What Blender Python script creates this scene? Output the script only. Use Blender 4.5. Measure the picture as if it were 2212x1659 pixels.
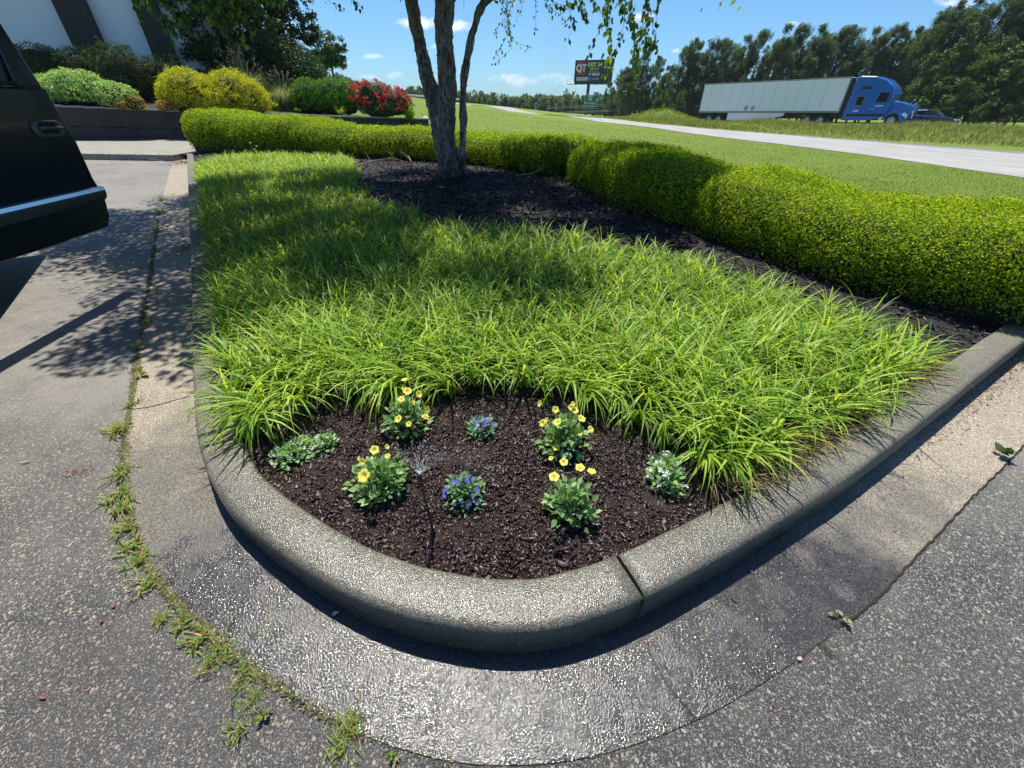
import bpy, math, random
import numpy as np
from mathutils import Vector, Matrix
for o in list(bpy.data.objects): bpy.data.objects.remove(o)
SC = bpy.context.scene
COL = SC.collection
random.seed(7); RNG = np.random.default_rng(11)
R = math.radians
# ---------------------------------------------------------------- camera
CAMZ, PITCH, ROLL, FPX = 1.4, R(35.0), R(1.0), 850.0      # FPX: focal length in units of a 2212 px wide frame
cam = bpy.data.cameras.new("camera"); cam_o = bpy.data.objects.new("camera", cam); COL.objects.link(cam_o)
cam.sensor_width = 36.0; cam.lens = 36.0 * FPX / 2212.0; cam.clip_start = 0.02; cam.clip_end = 6000
_f = Vector((0, math.cos(PITCH), -math.sin(PITCH))); _r = Vector((1, 0, 0)); _u = Vector((0, math.sin(PITCH), math.cos(PITCH)))
RIGHT = _r * math.cos(ROLL) + _u * math.sin(ROLL); UP = -_r * math.sin(ROLL) + _u * math.cos(ROLL)
M = Matrix((RIGHT, UP, -_f)).transposed().to_4x4(); M.translation = Vector((0, 0, CAMZ)); cam_o.matrix_world = M
SC.camera = cam_o
# ---------------------------------------------------------------- light
SUN_EL, SUN_AZ = R(69.0), R(-15.0)          # azimuth from +Y, negative to the left
sd = Vector((math.sin(SUN_AZ) * math.cos(SUN_EL), math.cos(SUN_AZ) * math.cos(SUN_EL), math.sin(SUN_EL)))
sun = bpy.data.lights.new("sun", 'SUN'); sun.energy = 5.0; sun.angle = R(0.53); sun.color = (1.0, 0.96, 0.88)
sun_o = bpy.data.objects.new("sun", sun); COL.objects.link(sun_o); sun_o.rotation_euler = sd.to_track_quat('Z', 'Y').to_euler()
SC.view_settings.view_transform = 'Standard'; SC.view_settings.look = 'None'; SC.view_settings.exposure = 0.5; SC.view_settings.gamma = 1.0
SC.render.engine = 'CYCLES'
try:
    SC.cycles.max_bounces = 8; SC.cycles.transparent_max_bounces = 12; SC.cycles.volume_bounces = 0
    SC.cycles.sample_clamp_indirect = 6.0
except Exception: pass

def at(u, v, y):
    d = _f * FPX + RIGHT * (u - 1106.0) - UP * (v - 829.5)
    return Vector((0, 0, CAMZ)) + d * (y / d.y)
def gp(u, v, z=0.0):
    d = _f * FPX + RIGHT * (u - 1106.0) - UP * (v - 829.5)
    return Vector((0, 0, CAMZ)) + d * ((z - CAMZ) / d.z)

# ---------------------------------------------------------------- node helpers
def nn(nt, t, **kw):
    n = nt.nodes.new(t)
    for k, v in kw.items():
        if k.startswith('i_'):
            key = k[2:]; key = int(key) if key.isdigit() else key.replace('_', ' ')
            n.inputs[key].default_value = v
        else: setattr(n, k, v)
    return n
def L(nt, a, b): nt.links.new(a, b)
def mat_new(name):
    m = bpy.data.materials.new(name); m.use_nodes = True; nt = m.node_tree; nt.nodes.clear()
    out = nn(nt, 'ShaderNodeOutputMaterial'); return m, nt, out
def rgba(c): return (c[0], c[1], c[2], 1.0)
def ramp(nt, fac, stops, interp='LINEAR'):
    r = nn(nt, 'ShaderNodeValToRGB'); e = r.color_ramp.elements; r.color_ramp.interpolation = interp
    while len(e) < len(stops): e.new(0.5)
    for i, (p, c) in enumerate(stops): e[i].position = p; e[i].color = rgba(c) if not isinstance(c, (int, float)) else (c, c, c, 1)
    L(nt, fac, r.inputs[0]); return r.outputs[0]
def noise(nt, vec, scale, detail=4, rough=0.55, dist=0.0):
    n = nn(nt, 'ShaderNodeTexNoise', i_Scale=scale, i_Detail=detail, i_Roughness=rough, i_Distortion=dist)
    if vec is not None: L(nt, vec, n.inputs['Vector'])
    return n.outputs['Fac']
def mixc(nt, fac, a, b, blend='MIX'):
    m = nn(nt, 'ShaderNodeMix', data_type='RGBA', blend_type=blend)
    if isinstance(fac, (int, float)): m.inputs[0].default_value = fac
    else: L(nt, fac, m.inputs[0])
    for s, x in ((m.inputs[6], a), (m.inputs[7], b)):
        if isinstance(x, tuple): s.default_value = rgba(x)
        else: L(nt, x, s)
    return m.outputs[2]
def math_(nt, op, a, b=None, clamp=False):
    m = nn(nt, 'ShaderNodeMath', operation=op, use_clamp=clamp)
    for s, x in ((m.inputs[0], a), (m.inputs[1], b)):
        if x is None: continue
        if isinstance(x, (int, float)): s.default_value = x
        else: L(nt, x, s)
    return m.outputs[0]
def bump(nt, h, strength=0.5, dist=0.01):
    b = nn(nt, 'ShaderNodeBump', i_Strength=strength, i_Distance=dist); L(nt, h, b.inputs['Height']); return b.outputs[0]
def objco(nt): return nn(nt, 'ShaderNodeTexCoord').outputs['Object']
def pbsdf(nt, color, rough=0.6, metal=0.0, spec=0.5, normal=None, coat=0.0):
    p = nn(nt, 'ShaderNodeBsdfPrincipled')
    for k, x in (('Base Color', color), ('Roughness', rough), ('Metallic', metal), ('Specular IOR Level', spec)):
        if isinstance(x, tuple): p.inputs[k].default_value = rgba(x)
        elif isinstance(x, (int, float)): p.inputs[k].default_value = x
        else: L(nt, x, p.inputs[k])
    p.inputs['Coat Weight'].default_value = coat; p.inputs['Coat Roughness'].default_value = 0.05
    if normal is not None: L(nt, normal, p.inputs['Normal'])
    return p
_cache = {}
def plain(name, color, rough=0.5, metal=0.0, coat=0.0, var=0.12, scale=6.0, bmp=0.0, bscale=60, spec=0.5):
    if name in _cache: return _cache[name]
    m, nt, out = mat_new(name); co = objco(nt); n = noise(nt, co, scale, 5, 0.6)
    c = mixc(nt, n, tuple(x * (1 - var) for x in color), tuple(min(1, x * (1 + var)) for x in color))
    nr = bump(nt, noise(nt, co, bscale, 3), bmp, 0.01) if bmp else None
    p = pbsdf(nt, c, rough, metal, spec, nr, coat); L(nt, p.outputs[0], out.inputs[0]); _cache[name] = m; return m
def leafmat(name, cols, trans, tfac=0.4, rough=0.45, spec=0.4, patch=None, patch_scale=1.2):
    """leaf: diffuse + translucent; every leaf gets its own hue from a random per island"""
    if name in _cache: return _cache[name]
    m, nt, out = mat_new(name); g = nn(nt, 'ShaderNodeNewGeometry').outputs['Random Per Island']
    k = len(cols); c = ramp(nt, g, [((i + 0.5) / k if k > 1 else 0, cc) for i, cc in enumerate(cols)])
    if patch:
        nz = noise(nt, objco(nt), patch_scale, 3); f = ramp(nt, nz, [(0.45, 0.0), (0.62, 1.0)])
        c = mixc(nt, f, c, patch)
    p = pbsdf(nt, c, rough, 0.0, spec)
    t = nn(nt, 'ShaderNodeBsdfTranslucent'); tc = mixc(nt, 1.0, c, tuple(trans), 'MULTIPLY'); L(nt, tc, t.inputs[0])
    mx = nn(nt, 'ShaderNodeMixShader'); mx.inputs[0].default_value = tfac
    L(nt, p.outputs[0], mx.inputs[1]); L(nt, t.outputs[0], mx.inputs[2]); L(nt, mx.outputs[0], out.inputs[0]); _cache[name] = m; return m

# ---------------------------------------------------------------- world: sky with clouds
w = bpy.data.worlds.new("World"); SC.world = w; w.use_nodes = True; nt = w.node_tree; nt.nodes.clear()
wo = nn(nt, 'ShaderNodeOutputWorld'); bg = nn(nt, 'ShaderNodeBackground'); bg.inputs[1].default_value = 0.095
sky = nn(nt, 'ShaderNodeTexSky', sky_type='NISHITA', sun_disc=False, sun_elevation=SUN_EL, sun_rotation=SUN_AZ)
sky.air_density = 1.0; sky.dust_density = 0.55; sky.ozone_density = 2.2; sky.altitude = 200
tc = nn(nt, 'ShaderNodeTexCoord').outputs['Generated']; sx = nn(nt, 'ShaderNodeSeparateXYZ'); L(nt, tc, sx.inputs[0])
ya = math_(nt, 'MAXIMUM', sx.outputs[1], 0.02)
ca = math_(nt, 'DIVIDE', sx.outputs[0], ya); cb = math_(nt, 'DIVIDE', sx.outputs[2], ya)
cv = nn(nt, 'ShaderNodeCombineXYZ'); L(nt, ca, cv.inputs[0]); L(nt, cb, cv.inputs[1])
mp = nn(nt, 'ShaderNodeMapping'); mp.inputs['Scale'].default_value = (1.0, 2.2, 1.0); L(nt, cv.outputs[0], mp.inputs[0])
nz = noise(nt, mp.outputs[0], 17.0, 9, 0.60, 0.3)
# cloud places as azimuth-tangent, elevation-tangent, half-widths, weight
CL = []
for (u, v, du, dv, wt) in [(905, 50, 62, 20, 1.0), (985, 55, 62, 18, 1.0), (795, 122, 40, 9, .7), (1385, 38, 40, 14, .8), (1462, 110, 16, 9, .9),
                           (2080, 6, 90, 16, .9), (750, 135, 30, 6, .6), (940, 100, 26, 10, .7), (1140, 172, 190, 22, .62), (1716, 52, 22, 8, .8), (860, 165, 150, 14, .4)]:
    p = at(u, v, 100) - Vector((0, 0, CAMZ)); q = at(u + du, v, 100) - Vector((0, 0, CAMZ)); s_ = at(u, v - dv, 100) - Vector((0, 0, CAMZ))
    CL.append((p.x / 100, p.z / 100, abs(q.x - p.x) / 100, abs(s_.z - p.z) / 100, wt))
CL += [(-2.2, 1.2, .8, .5, .7), (1.9, 1.6, .9, .5, .7), (3.5, .9, 1.2, .4, .7)]
acc = None
for (a, b, sa, sb, wt) in CL:
    x = math_(nt, 'DIVIDE', math_(nt, 'SUBTRACT', ca, a), sa); y = math_(nt, 'DIVIDE', math_(nt, 'SUBTRACT', cb, b), sb)
    r2 = math_(nt, 'ADD', math_(nt, 'MULTIPLY', x, x), math_(nt, 'MULTIPLY', y, y))
    g = math_(nt, 'MULTIPLY', math_(nt, 'SUBTRACT', 1.0, r2, True), wt)
    acc = g if acc is None else math_(nt, 'MAXIMUM', acc, g)
cl = ramp(nt, math_(nt, 'MULTIPLY', math_(nt, 'ADD', math_(nt, 'MULTIPLY', acc, .9), math_(nt, 'MULTIPLY', math_(nt, 'SUBTRACT', nz, .55), 2.4)), math_(nt, 'MINIMUM', math_(nt, 'MULTIPLY', acc, 4.0), 1.0)), [(0.18, 0.0), (0.75, 1.0)])
fwdm = math_(nt, 'GREATER_THAN', sx.outputs[1], 0.03)
cl = math_(nt, 'MULTIPLY', cl, math_(nt, 'MULTIPLY', fwdm, 0.85))
skyc = mixc(nt, 1.0, sky.outputs[0], (0.50, 0.81, 1.08), 'MULTIPLY')
L(nt, mixc(nt, cl, skyc, (8.2, 8.6, 9.2)), bg.inputs[0]); L(nt, bg.outputs[0], wo.inputs[0])

# ---------------------------------------------------------------- object helpers
def tag(o, label=None, cat=None, group=None, kind=None):
    if label: o['label'] = label
    if cat: o['category'] = cat
    if group: o['group'] = group
    if kind: o['kind'] = kind
    return o
def thing(name, label, cat, loc=(0, 0, 0), rz=0.0, group=None):
    o = bpy.data.objects.new(name, None); COL.objects.link(o); o.location = loc; o.rotation_euler = (0, 0, rz)
    o.empty_display_size = 0.1
    return tag(o, label, cat, group)
def mesh_np(name, V, F, mat, parent=None, smooth=False, F3=None):
    """V (n,3); F (m,4) quads; F3 (k,3) triangles"""
    V = np.asarray(V, np.float32); me = bpy.data.meshes.new(name); me.vertices.add(len(V)); me.vertices.foreach_set('co', V.ravel())
    parts = []; tot = []
    if F is not None and len(F): F = np.asarray(F, np.int32); parts.append(F.ravel()); tot.append(np.full(len(F), F.shape[1], np.int32))
    if F3 is not None and len(F3): F3 = np.asarray(F3, np.int32); parts.append(F3.ravel()); tot.append(np.full(len(F3), 3, np.int32))
    li = np.concatenate(parts); lt = np.concatenate(tot); ls = np.concatenate(([0], np.cumsum(lt)[:-1])).astype(np.int32)
    me.loops.add(len(li)); me.loops.foreach_set('vertex_index', li)
    me.polygons.add(len(lt)); me.polygons.foreach_set('loop_start', ls)
    try: me.polygons.foreach_set('loop_total', lt)
    except Exception: pass
    if smooth: me.polygons.foreach_set('use_smooth', np.ones(len(lt), bool))
    me.update(calc_edges=True); me.validate()
    for m in (mat if isinstance(mat, list) else [mat]): me.materials.append(m)
    o = bpy.data.objects.new(name, me); COL.objects.link(o)
    if parent: o.parent = parent
    return o
class MB:
    def __init__(s): s.v = []; s.f = []; s.mi = []; s.cur = 0
    def add(s, vs, fs):
        b = len(s.v); s.v += [tuple(x) for x in vs]; s.f += [tuple(b + i for i in f) for f in fs]; s.mi += [s.cur] * len(fs); return s
    def box(s, c, d, rz=0.0, mtx=None):
        x, y, z = (k / 2 for k in d); vs = [Vector((a * x, b * y, e * z)) for a in (-1, 1) for b in (-1, 1) for e in (-1, 1)]
        if mtx is None: mtx = Matrix.Translation(c) @ Matrix.Rotation(rz, 4, 'Z')
        return s.add([mtx @ q for q in vs], [(0, 1, 3, 2), (4, 6, 7, 5), (0, 4, 5, 1), (2, 3, 7, 6), (0, 2, 6, 4), (1, 5, 7, 3)])
    def tube(s, pts, rad, n=8, cap=True):
        pts = [Vector(p) for p in pts]; rad = [rad] * len(pts) if isinstance(rad, (int, float)) else rad
        vs = []; up = Vector((0.03, 0.02, 1)).normalized()
        for i, p in enumerate(pts):
            d = (pts[min(i + 1, len(pts) - 1)] - pts[max(i - 1, 0)])
            d = d.normalized() if d.length > 1e-9 else Vector((0, 0, 1))
            a = d.cross(up if abs(d.dot(up)) < .9 else Vector((1, 0, .1))).normalized(); b = d.cross(a)
            vs += [p + (a * math.cos(t) + b * math.sin(t)) * rad[i] for t in (2 * math.pi * k / n for k in range(n))]
        fs = [(i * n + k, i * n + (k + 1) % n, (i + 1) * n + (k + 1) % n, (i + 1) * n + k) for i in range(len(pts) - 1) for k in range(n)]
        if cap: fs += [tuple(range(n))[::-1], tuple((len(pts) - 1) * n + k for k in range(n))]
        return s.add(vs, fs)
    def prism(s, prof, lo, hi, axis='y', mtx=None):
        """profile of 2D points extruded along axis: 'y' -> profile is (x,z); 'z' -> (x,y); 'x' -> (y,z)"""
        n = len(prof)
        def mk(p, t): return {'y': (p[0], t, p[1]), 'z': (p[0], p[1], t), 'x': (t, p[0], p[1])}[axis]
        vs = [Vector(mk(p, lo)) for p in prof] + [Vector(mk(p, hi)) for p in prof]
        if mtx is not None: vs = [mtx @ q for q in vs]
        return s.add(vs, [tuple(range(n))[::-1], tuple(range(n, 2 * n))] + [(i, (i + 1) % n, n + (i + 1) % n, n + i) for i in range(n)])
    def lathe(s, prof, c, axis='z', n=24, mtx=None):
        vs = []
        for (r, h) in prof:
            for k in range(n):
                t = 2 * math.pi * k / n; a, b = r * math.cos(t), r * math.sin(t)
                q = Vector((a, b, h)) if axis == 'z' else Vector((a, h, b))
                vs.append((mtx @ q) if mtx is not None else q + Vector(c))
        m = len(prof); return s.add(vs, [(i * n + k, i * n + (k + 1) % n, (i + 1) * n + (k + 1) % n, (i + 1) * n + k) for i in range(m - 1) for k in range(n)])
    def build(s, name, mat, parent=None, smooth=False, bevel=0.0, seg=2):
        me = bpy.data.meshes.new(name); me.from_pydata([tuple(q) for q in s.v], [], s.f); me.update()
        for m in (mat if isinstance(mat, list) else [mat]): me.materials.append(m)
        if any(s.mi): me.polygons.foreach_set('material_index', s.mi)
        import bmesh
        bm = bmesh.new(); bm.from_mesh(me); bmesh.ops.recalc_face_normals(bm, faces=bm.faces); bm.to_mesh(me); bm.free()
        if smooth: me.polygons.foreach_set('use_smooth', [True] * len(me.polygons))
        o = bpy.data.objects.new(name, me); COL.objects.link(o)
        if parent: o.parent = parent
        if bevel:
            b = o.modifiers.new('bevel', 'BEVEL'); b.width = bevel; b.segments = seg; b.limit_method = 'ANGLE'; b.angle_limit = R(35)
        return o
def copy_tree(o, parent=None):
    c = o.copy(); COL.objects.link(c)
    if parent is not None: c.parent = parent
    for ch in [x for x in bpy.data.objects if x.parent == o and x is not c]: copy_tree(ch, c)
    return c
def sinnoise(P, f=1.0, seed=0):
    """cheap smooth pseudo noise in [-1,1] for (n,3) points"""
    r = np.random.default_rng(seed); a = np.zeros(len(P)); amp = 1.0; tot = 0
    for o in range(4):
        for k in range(3):
            d = r.normal(size=3); d /= np.linalg.norm(d); a += amp * np.sin(P @ d * f * (2 ** o) * 2.2 + r.uniform(0, 6.28)); tot += amp * .6
        amp *= .55
    return a / tot
def unit(a): return a / np.maximum(np.linalg.norm(a, axis=-1, keepdims=True), 1e-9)
def leaves(Pn, Nn, size, aspect=0.55, tilt=0.8, down=0.0, rng=RNG, jit=0.3, fold=0.12):
    """a leaf (folded rhombus of two triangles sharing the midrib -> 4 verts, 2 tris) at each point, facing roughly along its normal"""
    n = len(Pn); nor = unit(Nn + rng.normal(size=(n, 3)) * tilt); ax = rng.normal(size=(n, 3)); ax[:, 2] -= down
    t = unit(ax - nor * np.sum(ax * nor, 1, keepdims=True)); b = np.cross(nor, t)
    s = size * (1 + rng.uniform(-jit, jit, size=(n, 1)))
    a0 = Pn; a1 = Pn + t * s * .5 + b * s * aspect * .5 + nor * s * fold; a2 = Pn + t * s; a3 = Pn + t * s * .5 - b * s * aspect * .5 + nor * s * fold
    V = np.stack([a0, a1, a2, a3], 1).reshape(-1, 3); i = np.arange(n)[:, None] * 4
    F3 = np.concatenate([i + np.array([0, 1, 2]), i + np.array([0, 2, 3])], 1).reshape(-1, 3)
    return V, F3
def join_np(lst):
    Vs = []; Fs = []; o = 0
    for V, Fc in lst: Vs.append(V); Fs.append(Fc + o); o += len(V)
    return np.concatenate(Vs), np.concatenate(Fs)
def blades(base, dirv, length, width, droop, seg=4, rng=RNG, lean0=0.25, fold=0.0):
    """arching strap leaves. base (n,3), dirv (n,2) outward heading, droop: how far each arch bends over (radians)"""
    n = len(base); ts = np.linspace(0, 1, seg + 1); h = np.concatenate([dirv, np.zeros((n, 1))], 1); side = np.stack([-dirv[:, 1], dirv[:, 0], np.zeros(n)], 1)
    pos = base.copy(); rows = []; ang = np.full(n, 0.0) + lean0 * rng.uniform(.3, 1.6, n)
    for k, t in enumerate(ts):
        wd = width * (1 - t ** 2.2) * (0.55 + 0.9 * min(t * 3, .5)); 
        if k == seg: wd = width * 0.04
        wd = wd[:, None] if isinstance(wd, np.ndarray) else wd
        rows.append(pos - side * wd * .5); rows.append(pos + side * wd * .5)
        st = (length / seg)[:, None]; pos = pos + (h * np.sin(ang)[:, None] + np.array([0, 0, 1.]) * np.cos(ang)[:, None]) * st
        ang = ang + droop / seg
    V = np.stack(rows, 1).reshape(-1, 3); m = 2 * (seg + 1); i = np.arange(n)[:, None] * m; F = []
    for k in range(seg): F.append(i + np.array([2 * k, 2 * k + 1, 2 * k + 3, 2 * k + 2]))
    return V, np.stack(F, 1).reshape(-1, 4)
def in_poly(x, y, poly):
    ins = np.zeros(x.shape, bool); n = len(poly); j = n - 1
    for i in range(n):
        xi, yi = poly[i]; xj, yj = poly[j]
        c = ((yi > y) != (yj > y)) & (x < (xj - xi) * (y - yi) / (yj - yi + 1e-12) + xi); ins ^= c; j = i
    return ins
def chaikin(p, it=2):
    for _ in range(it):
        q = [p[0]]
        for a, b in zip(p[:-1], p[1:]): q += [a * .75 + b * .25, a * .25 + b * .75]
        q.append(p[-1]); p = q
    return p
def resample(p, step):
    A = np.array([tuple(q) for q in p], float); d = np.concatenate([[0], np.cumsum(np.linalg.norm(np.diff(A, axis=0), axis=1))])
    n = max(2, int(d[-1] / step) + 1); s = np.linspace(0, d[-1], n); return np.stack([np.interp(s, d, A[:, k]) for k in range(A.shape[1])], 1)
def text_part(name, body, size, mtx, mat, parent, bold=0.0, align='CENTER', depth=0.0):
    cu = bpy.data.curves.new(name + '_curve', 'FONT'); cu.body = body; cu.size = size; cu.align_x = align; cu.align_y = 'CENTER'; cu.offset = bold; cu.extrude = depth
    t = bpy.data.objects.new('tmp', cu); COL.objects.link(t); bpy.context.view_layer.update()
    me = bpy.data.meshes.new_from_object(t.evaluated_get(bpy.context.evaluated_depsgraph_get())); bpy.data.objects.remove(t); bpy.data.curves.remove(cu)
    me.name = name; me.transform(mtx); me.materials.clear(); me.materials.append(mat); o = bpy.data.objects.new(name, me); COL.objects.link(o); o.parent = parent; return o

# ================================================================ GROUND SHAPES
KT = 0.16
ko = [gp(u, v, KT) for u, v in [(403, 331), (408, 500), (412, 640), (412, 800), (416, 900), (425, 965), (455, 1055), (525, 1135), (650, 1230), (800, 1308), (950, 1350), (1100, 1366), (1230, 1352), (1380, 1300), (1500, 1237), (1700, 1120), (1900, 990), (2212, 735)]]
ko = [Vector((p.x, p.y)) for p in ko]; ko.append(ko[-1] + (ko[-1] - ko[-3]).normalized() * 14)
KO = resample(chaikin(ko, 3), 0.06)                                    # outer edge of the kerb
def offset_path(Pth, d):
    t = np.gradient(Pth, axis=0); t = unit(t); return Pth + np.stack([-t[:, 1], t[:, 0]], 1) * d
KI = offset_path(KO, 0.158)
def seg_dist(x, y, path, step=4):
    Q = path[::step]; d = np.full(x.shape, 1e9)
    for k in range(len(Q) - 1):
        a, b = Q[k], Q[k + 1]; ab = b - a; t = np.clip(((x - a[0]) * ab[0] + (y - a[1]) * ab[1]) / (ab @ ab + 1e-12), 0, 1)
        d = np.minimum(d, np.hypot(x - a[0] - t * ab[0], y - a[1] - t * ab[1]))
    return d
ISLAND = [tuple(p) for p in KI] + [(60, 60), (-12, 60)]
def d_in(x, y):
    x = np.asarray(x, float); y = np.asarray(y, float)
    return np.where(in_poly(x, y, ISLAND), seg_dist(x, y, KI), 0.0)
def sstep(x): x = np.clip(x, 0, 1); return x * x * (3 - 2 * x)
# far terrain from control points, thin plate spline
RN = [(2212, 385, 12.5), (1800, 325, 21), (1500, 290, 32), (1300, 264, 50), (1100, 240, 85), (980, 229, 110), (880, 222, 130)]
RF = [(2212, 333, 20.5), (1800, 300, 29.5), (1500, 277, 40), (1300, 255.5, 62), (1100, 232, 97), (980, 221, 124), (880, 213, 146)]
rn = [at(*p) for p in RN]; rf = [at(*p) for p in RF]
HW = [at(1921, 267, 48), at(1556, 257, 61)]; 
ctl = [(p.x, p.y, p.z) for p in rn + rf] + [(0, 8, .2), (-9, 13, .2), (6, 6, .1), (-5, 24.8, .55), (3, 20, .3), (25, 5, 0)] + [(23.3 + .617 * q - .787 * 4, 61.5 - .787 * q - .617 * 4, z_) for q, z_ in ((-20, .34), (0, .42), (12, .58), (24, .68), (44, .85))] + [(-25, 8, 0), (0, -20, 0), (32, 45, .33), (24, 58, .15), (45, 33, .45), (60, 20, .5),
      (15, 110, .25), (20, 140, .2), (-60, 28, 3.2), (-30, 28, 2.2), (-14, 30, 1.9), (-9, 40, 2.0), (-15, 60, 2.4), (-60, 200, 4), (-25, 200, 1.2), (0, 220, -1), (50, 220, -1), (40, 95, .3), (70, 80, .5), (80, 60, .6), (120, 100, 1), (60, 150, .5), (-120, 90, 6),
      (200, 300, 0), (-200, 300, 5), (0, 400, -1), (200, 0, 0), (-200, 0, 0), (0, -150, 0)]
ctl = np.array(ctl); n_ = len(ctl)
def tpsk(r): return np.where(r > 1e-6, r * r * np.log(r + 1e-9), 0)
K_ = tpsk(np.hypot(ctl[:, None, 0] - ctl[None, :, 0], ctl[:, None, 1] - ctl[None, :, 1])) + np.eye(n_) * .02
Pm = np.concatenate([np.ones((n_, 1)), ctl[:, :2]], 1); A_ = np.block([[K_, Pm], [Pm.T, np.zeros((3, 3))]])
W_ = np.linalg.solve(A_, np.concatenate([ctl[:, 2], np.zeros(3)]))
WALL = [(-17.5 - 13.3 * 3, 17.5 - 6.5 * 3), (-17.5, 17.5), (-4.55, 23.9)]
def terr(x, y):
    x = np.asarray(x, float); y = np.asarray(y, float); sh = x.shape; x = x.ravel(); y = y.ravel(); z = W_[n_] + W_[n_ + 1] * x + W_[n_ + 2] * y
    for k in range(n_): z = z + W_[k] * tpsk(np.hypot(x - ctl[k, 0], y - ctl[k, 1]))
    z = np.clip(z, -3, 9)
    m = sstep((d_in(x, y) - .25) / 2.0); near = np.hypot(x, y) < 45
    z = np.where(near, -.12 * (1 - m) + z * m, z)
    return z.reshape(sh)
# graded grid: fine near, coarse far
def graded(lo, hi, c, fine, grow):
    a = [c]; s = fine
    while a[-1] < hi: a.append(a[-1] + s); s = s * grow if abs(a[-1] - c) > 14 else s
    b = [c]; s = fine
    while b[-1] > lo: b.append(b[-1] - s); s = s * grow if abs(b[-1] - c) > 14 else s
    return np.array(sorted(set(a + b)))
gx = graded(-2500, 2500, 0, .5, 1.022); gy = graded(-400, 3500, 10, .5, 1.022)
X, Y = np.meshgrid(gx, gy); Z = terr(X, Y)
LEFTZONE = [(-200, -400), (-200, 60), (-4.75, 24.2), (-10.6, 14.3), (-9.9, 13.4), (-9.9, -400)]
Z = np.where(in_poly(X, Y, [(-80, -80), (-80, -2), (-17.5, 18.0), (-14, 19.9), (-10.3, 14.4), (-9.5, 12.9), (0, 0), (0, -80)]), np.minimum(Z, -.12), Z)
def lawn_mat(name, a, b, c, sc=1.0):
    m, nt, out = mat_new(name); co = objco(nt)
    n1 = noise(nt, co, .35 * sc, 5, .6); n2 = noise(nt, co, 9 * sc, 5, .7); n3 = noise(nt, co, 60, 3, .7)
    cc = mixc(nt, ramp(nt, n1, [(.35, 0.0), (.65, 1.0)]), a, b); cc = mixc(nt, ramp(nt, n2, [(.45, 0.0), (.75, .7)]), cc, c)
    cc = mixc(nt, ramp(nt, n3, [(.3, .45), (.6, 0.0)]), cc, tuple(x * .35 for x in a))
    p = pbsdf(nt, cc, .85, 0, .15, bump(nt, n3, .9, .05)); L(nt, p.outputs[0], out.inputs[0]); return m
M_lawn = lawn_mat('lawn_grass', (.15, .235, .030), (.21, .28, .035), (.28, .30, .08))
def grid_faces(nx, ny):
    i = np.arange((ny - 1) * nx).reshape(ny - 1, nx)[:, :-1].ravel(); return np.stack([i, i + 1, i + nx + 1, i + nx], 1)
tag(mesh_np('lawn', np.stack([X, Y, Z], -1).reshape(-1, 3), grid_faces(len(gx), len(gy)), M_lawn, smooth=True), kind='structure')

# ---------------------------------------------------------------- pavement materials
def wet_mask(nt, co, cx, cy, rx, ry):
    mp = nn(nt, 'ShaderNodeMapping'); mp.inputs['Location'].default_value = (-cx / rx, -cy / ry, 0); mp.inputs['Scale'].default_value = (1 / rx, 1 / ry, 0)
    L(nt, co, mp.inputs[0]); ln = nn(nt, 'ShaderNodeVectorMath', operation='LENGTH'); L(nt, mp.outputs[0], ln.inputs[0])
    d = math_(nt, 'ADD', ln.outputs['Value'], math_(nt, 'MULTIPLY', math_(nt, 'SUBTRACT', noise(nt, co, 3.0, 5, .6), .5), 1.0))
    return ramp(nt, d, [(.75, 1.0), (1.1, 0.0)])
def pebbles(nt, co, scale, thr, lo, hi):
    v = nn(nt, 'ShaderNodeTexVoronoi', feature='F1', i_Scale=scale); L(nt, co, v.inputs['Vector'])
    v.inputs['Randomness'].default_value = 1.0
    sp = nn(nt, 'ShaderNodeSeparateColor'); L(nt, v.outputs['Color'], sp.inputs[0])
    th = math_(nt, 'MULTIPLY', ramp(nt, sp.outputs[0], [(thr, 0.0), (thr + .02, .55), (1.0, 1.0)]), .42)
    mk = ramp(nt, math_(nt, 'SUBTRACT', v.outputs['Distance'], th), [(0.0, 1.0), (.05, 0.0)])
    return mk, mixc(nt, sp.outputs[1], lo, hi), v
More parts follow.
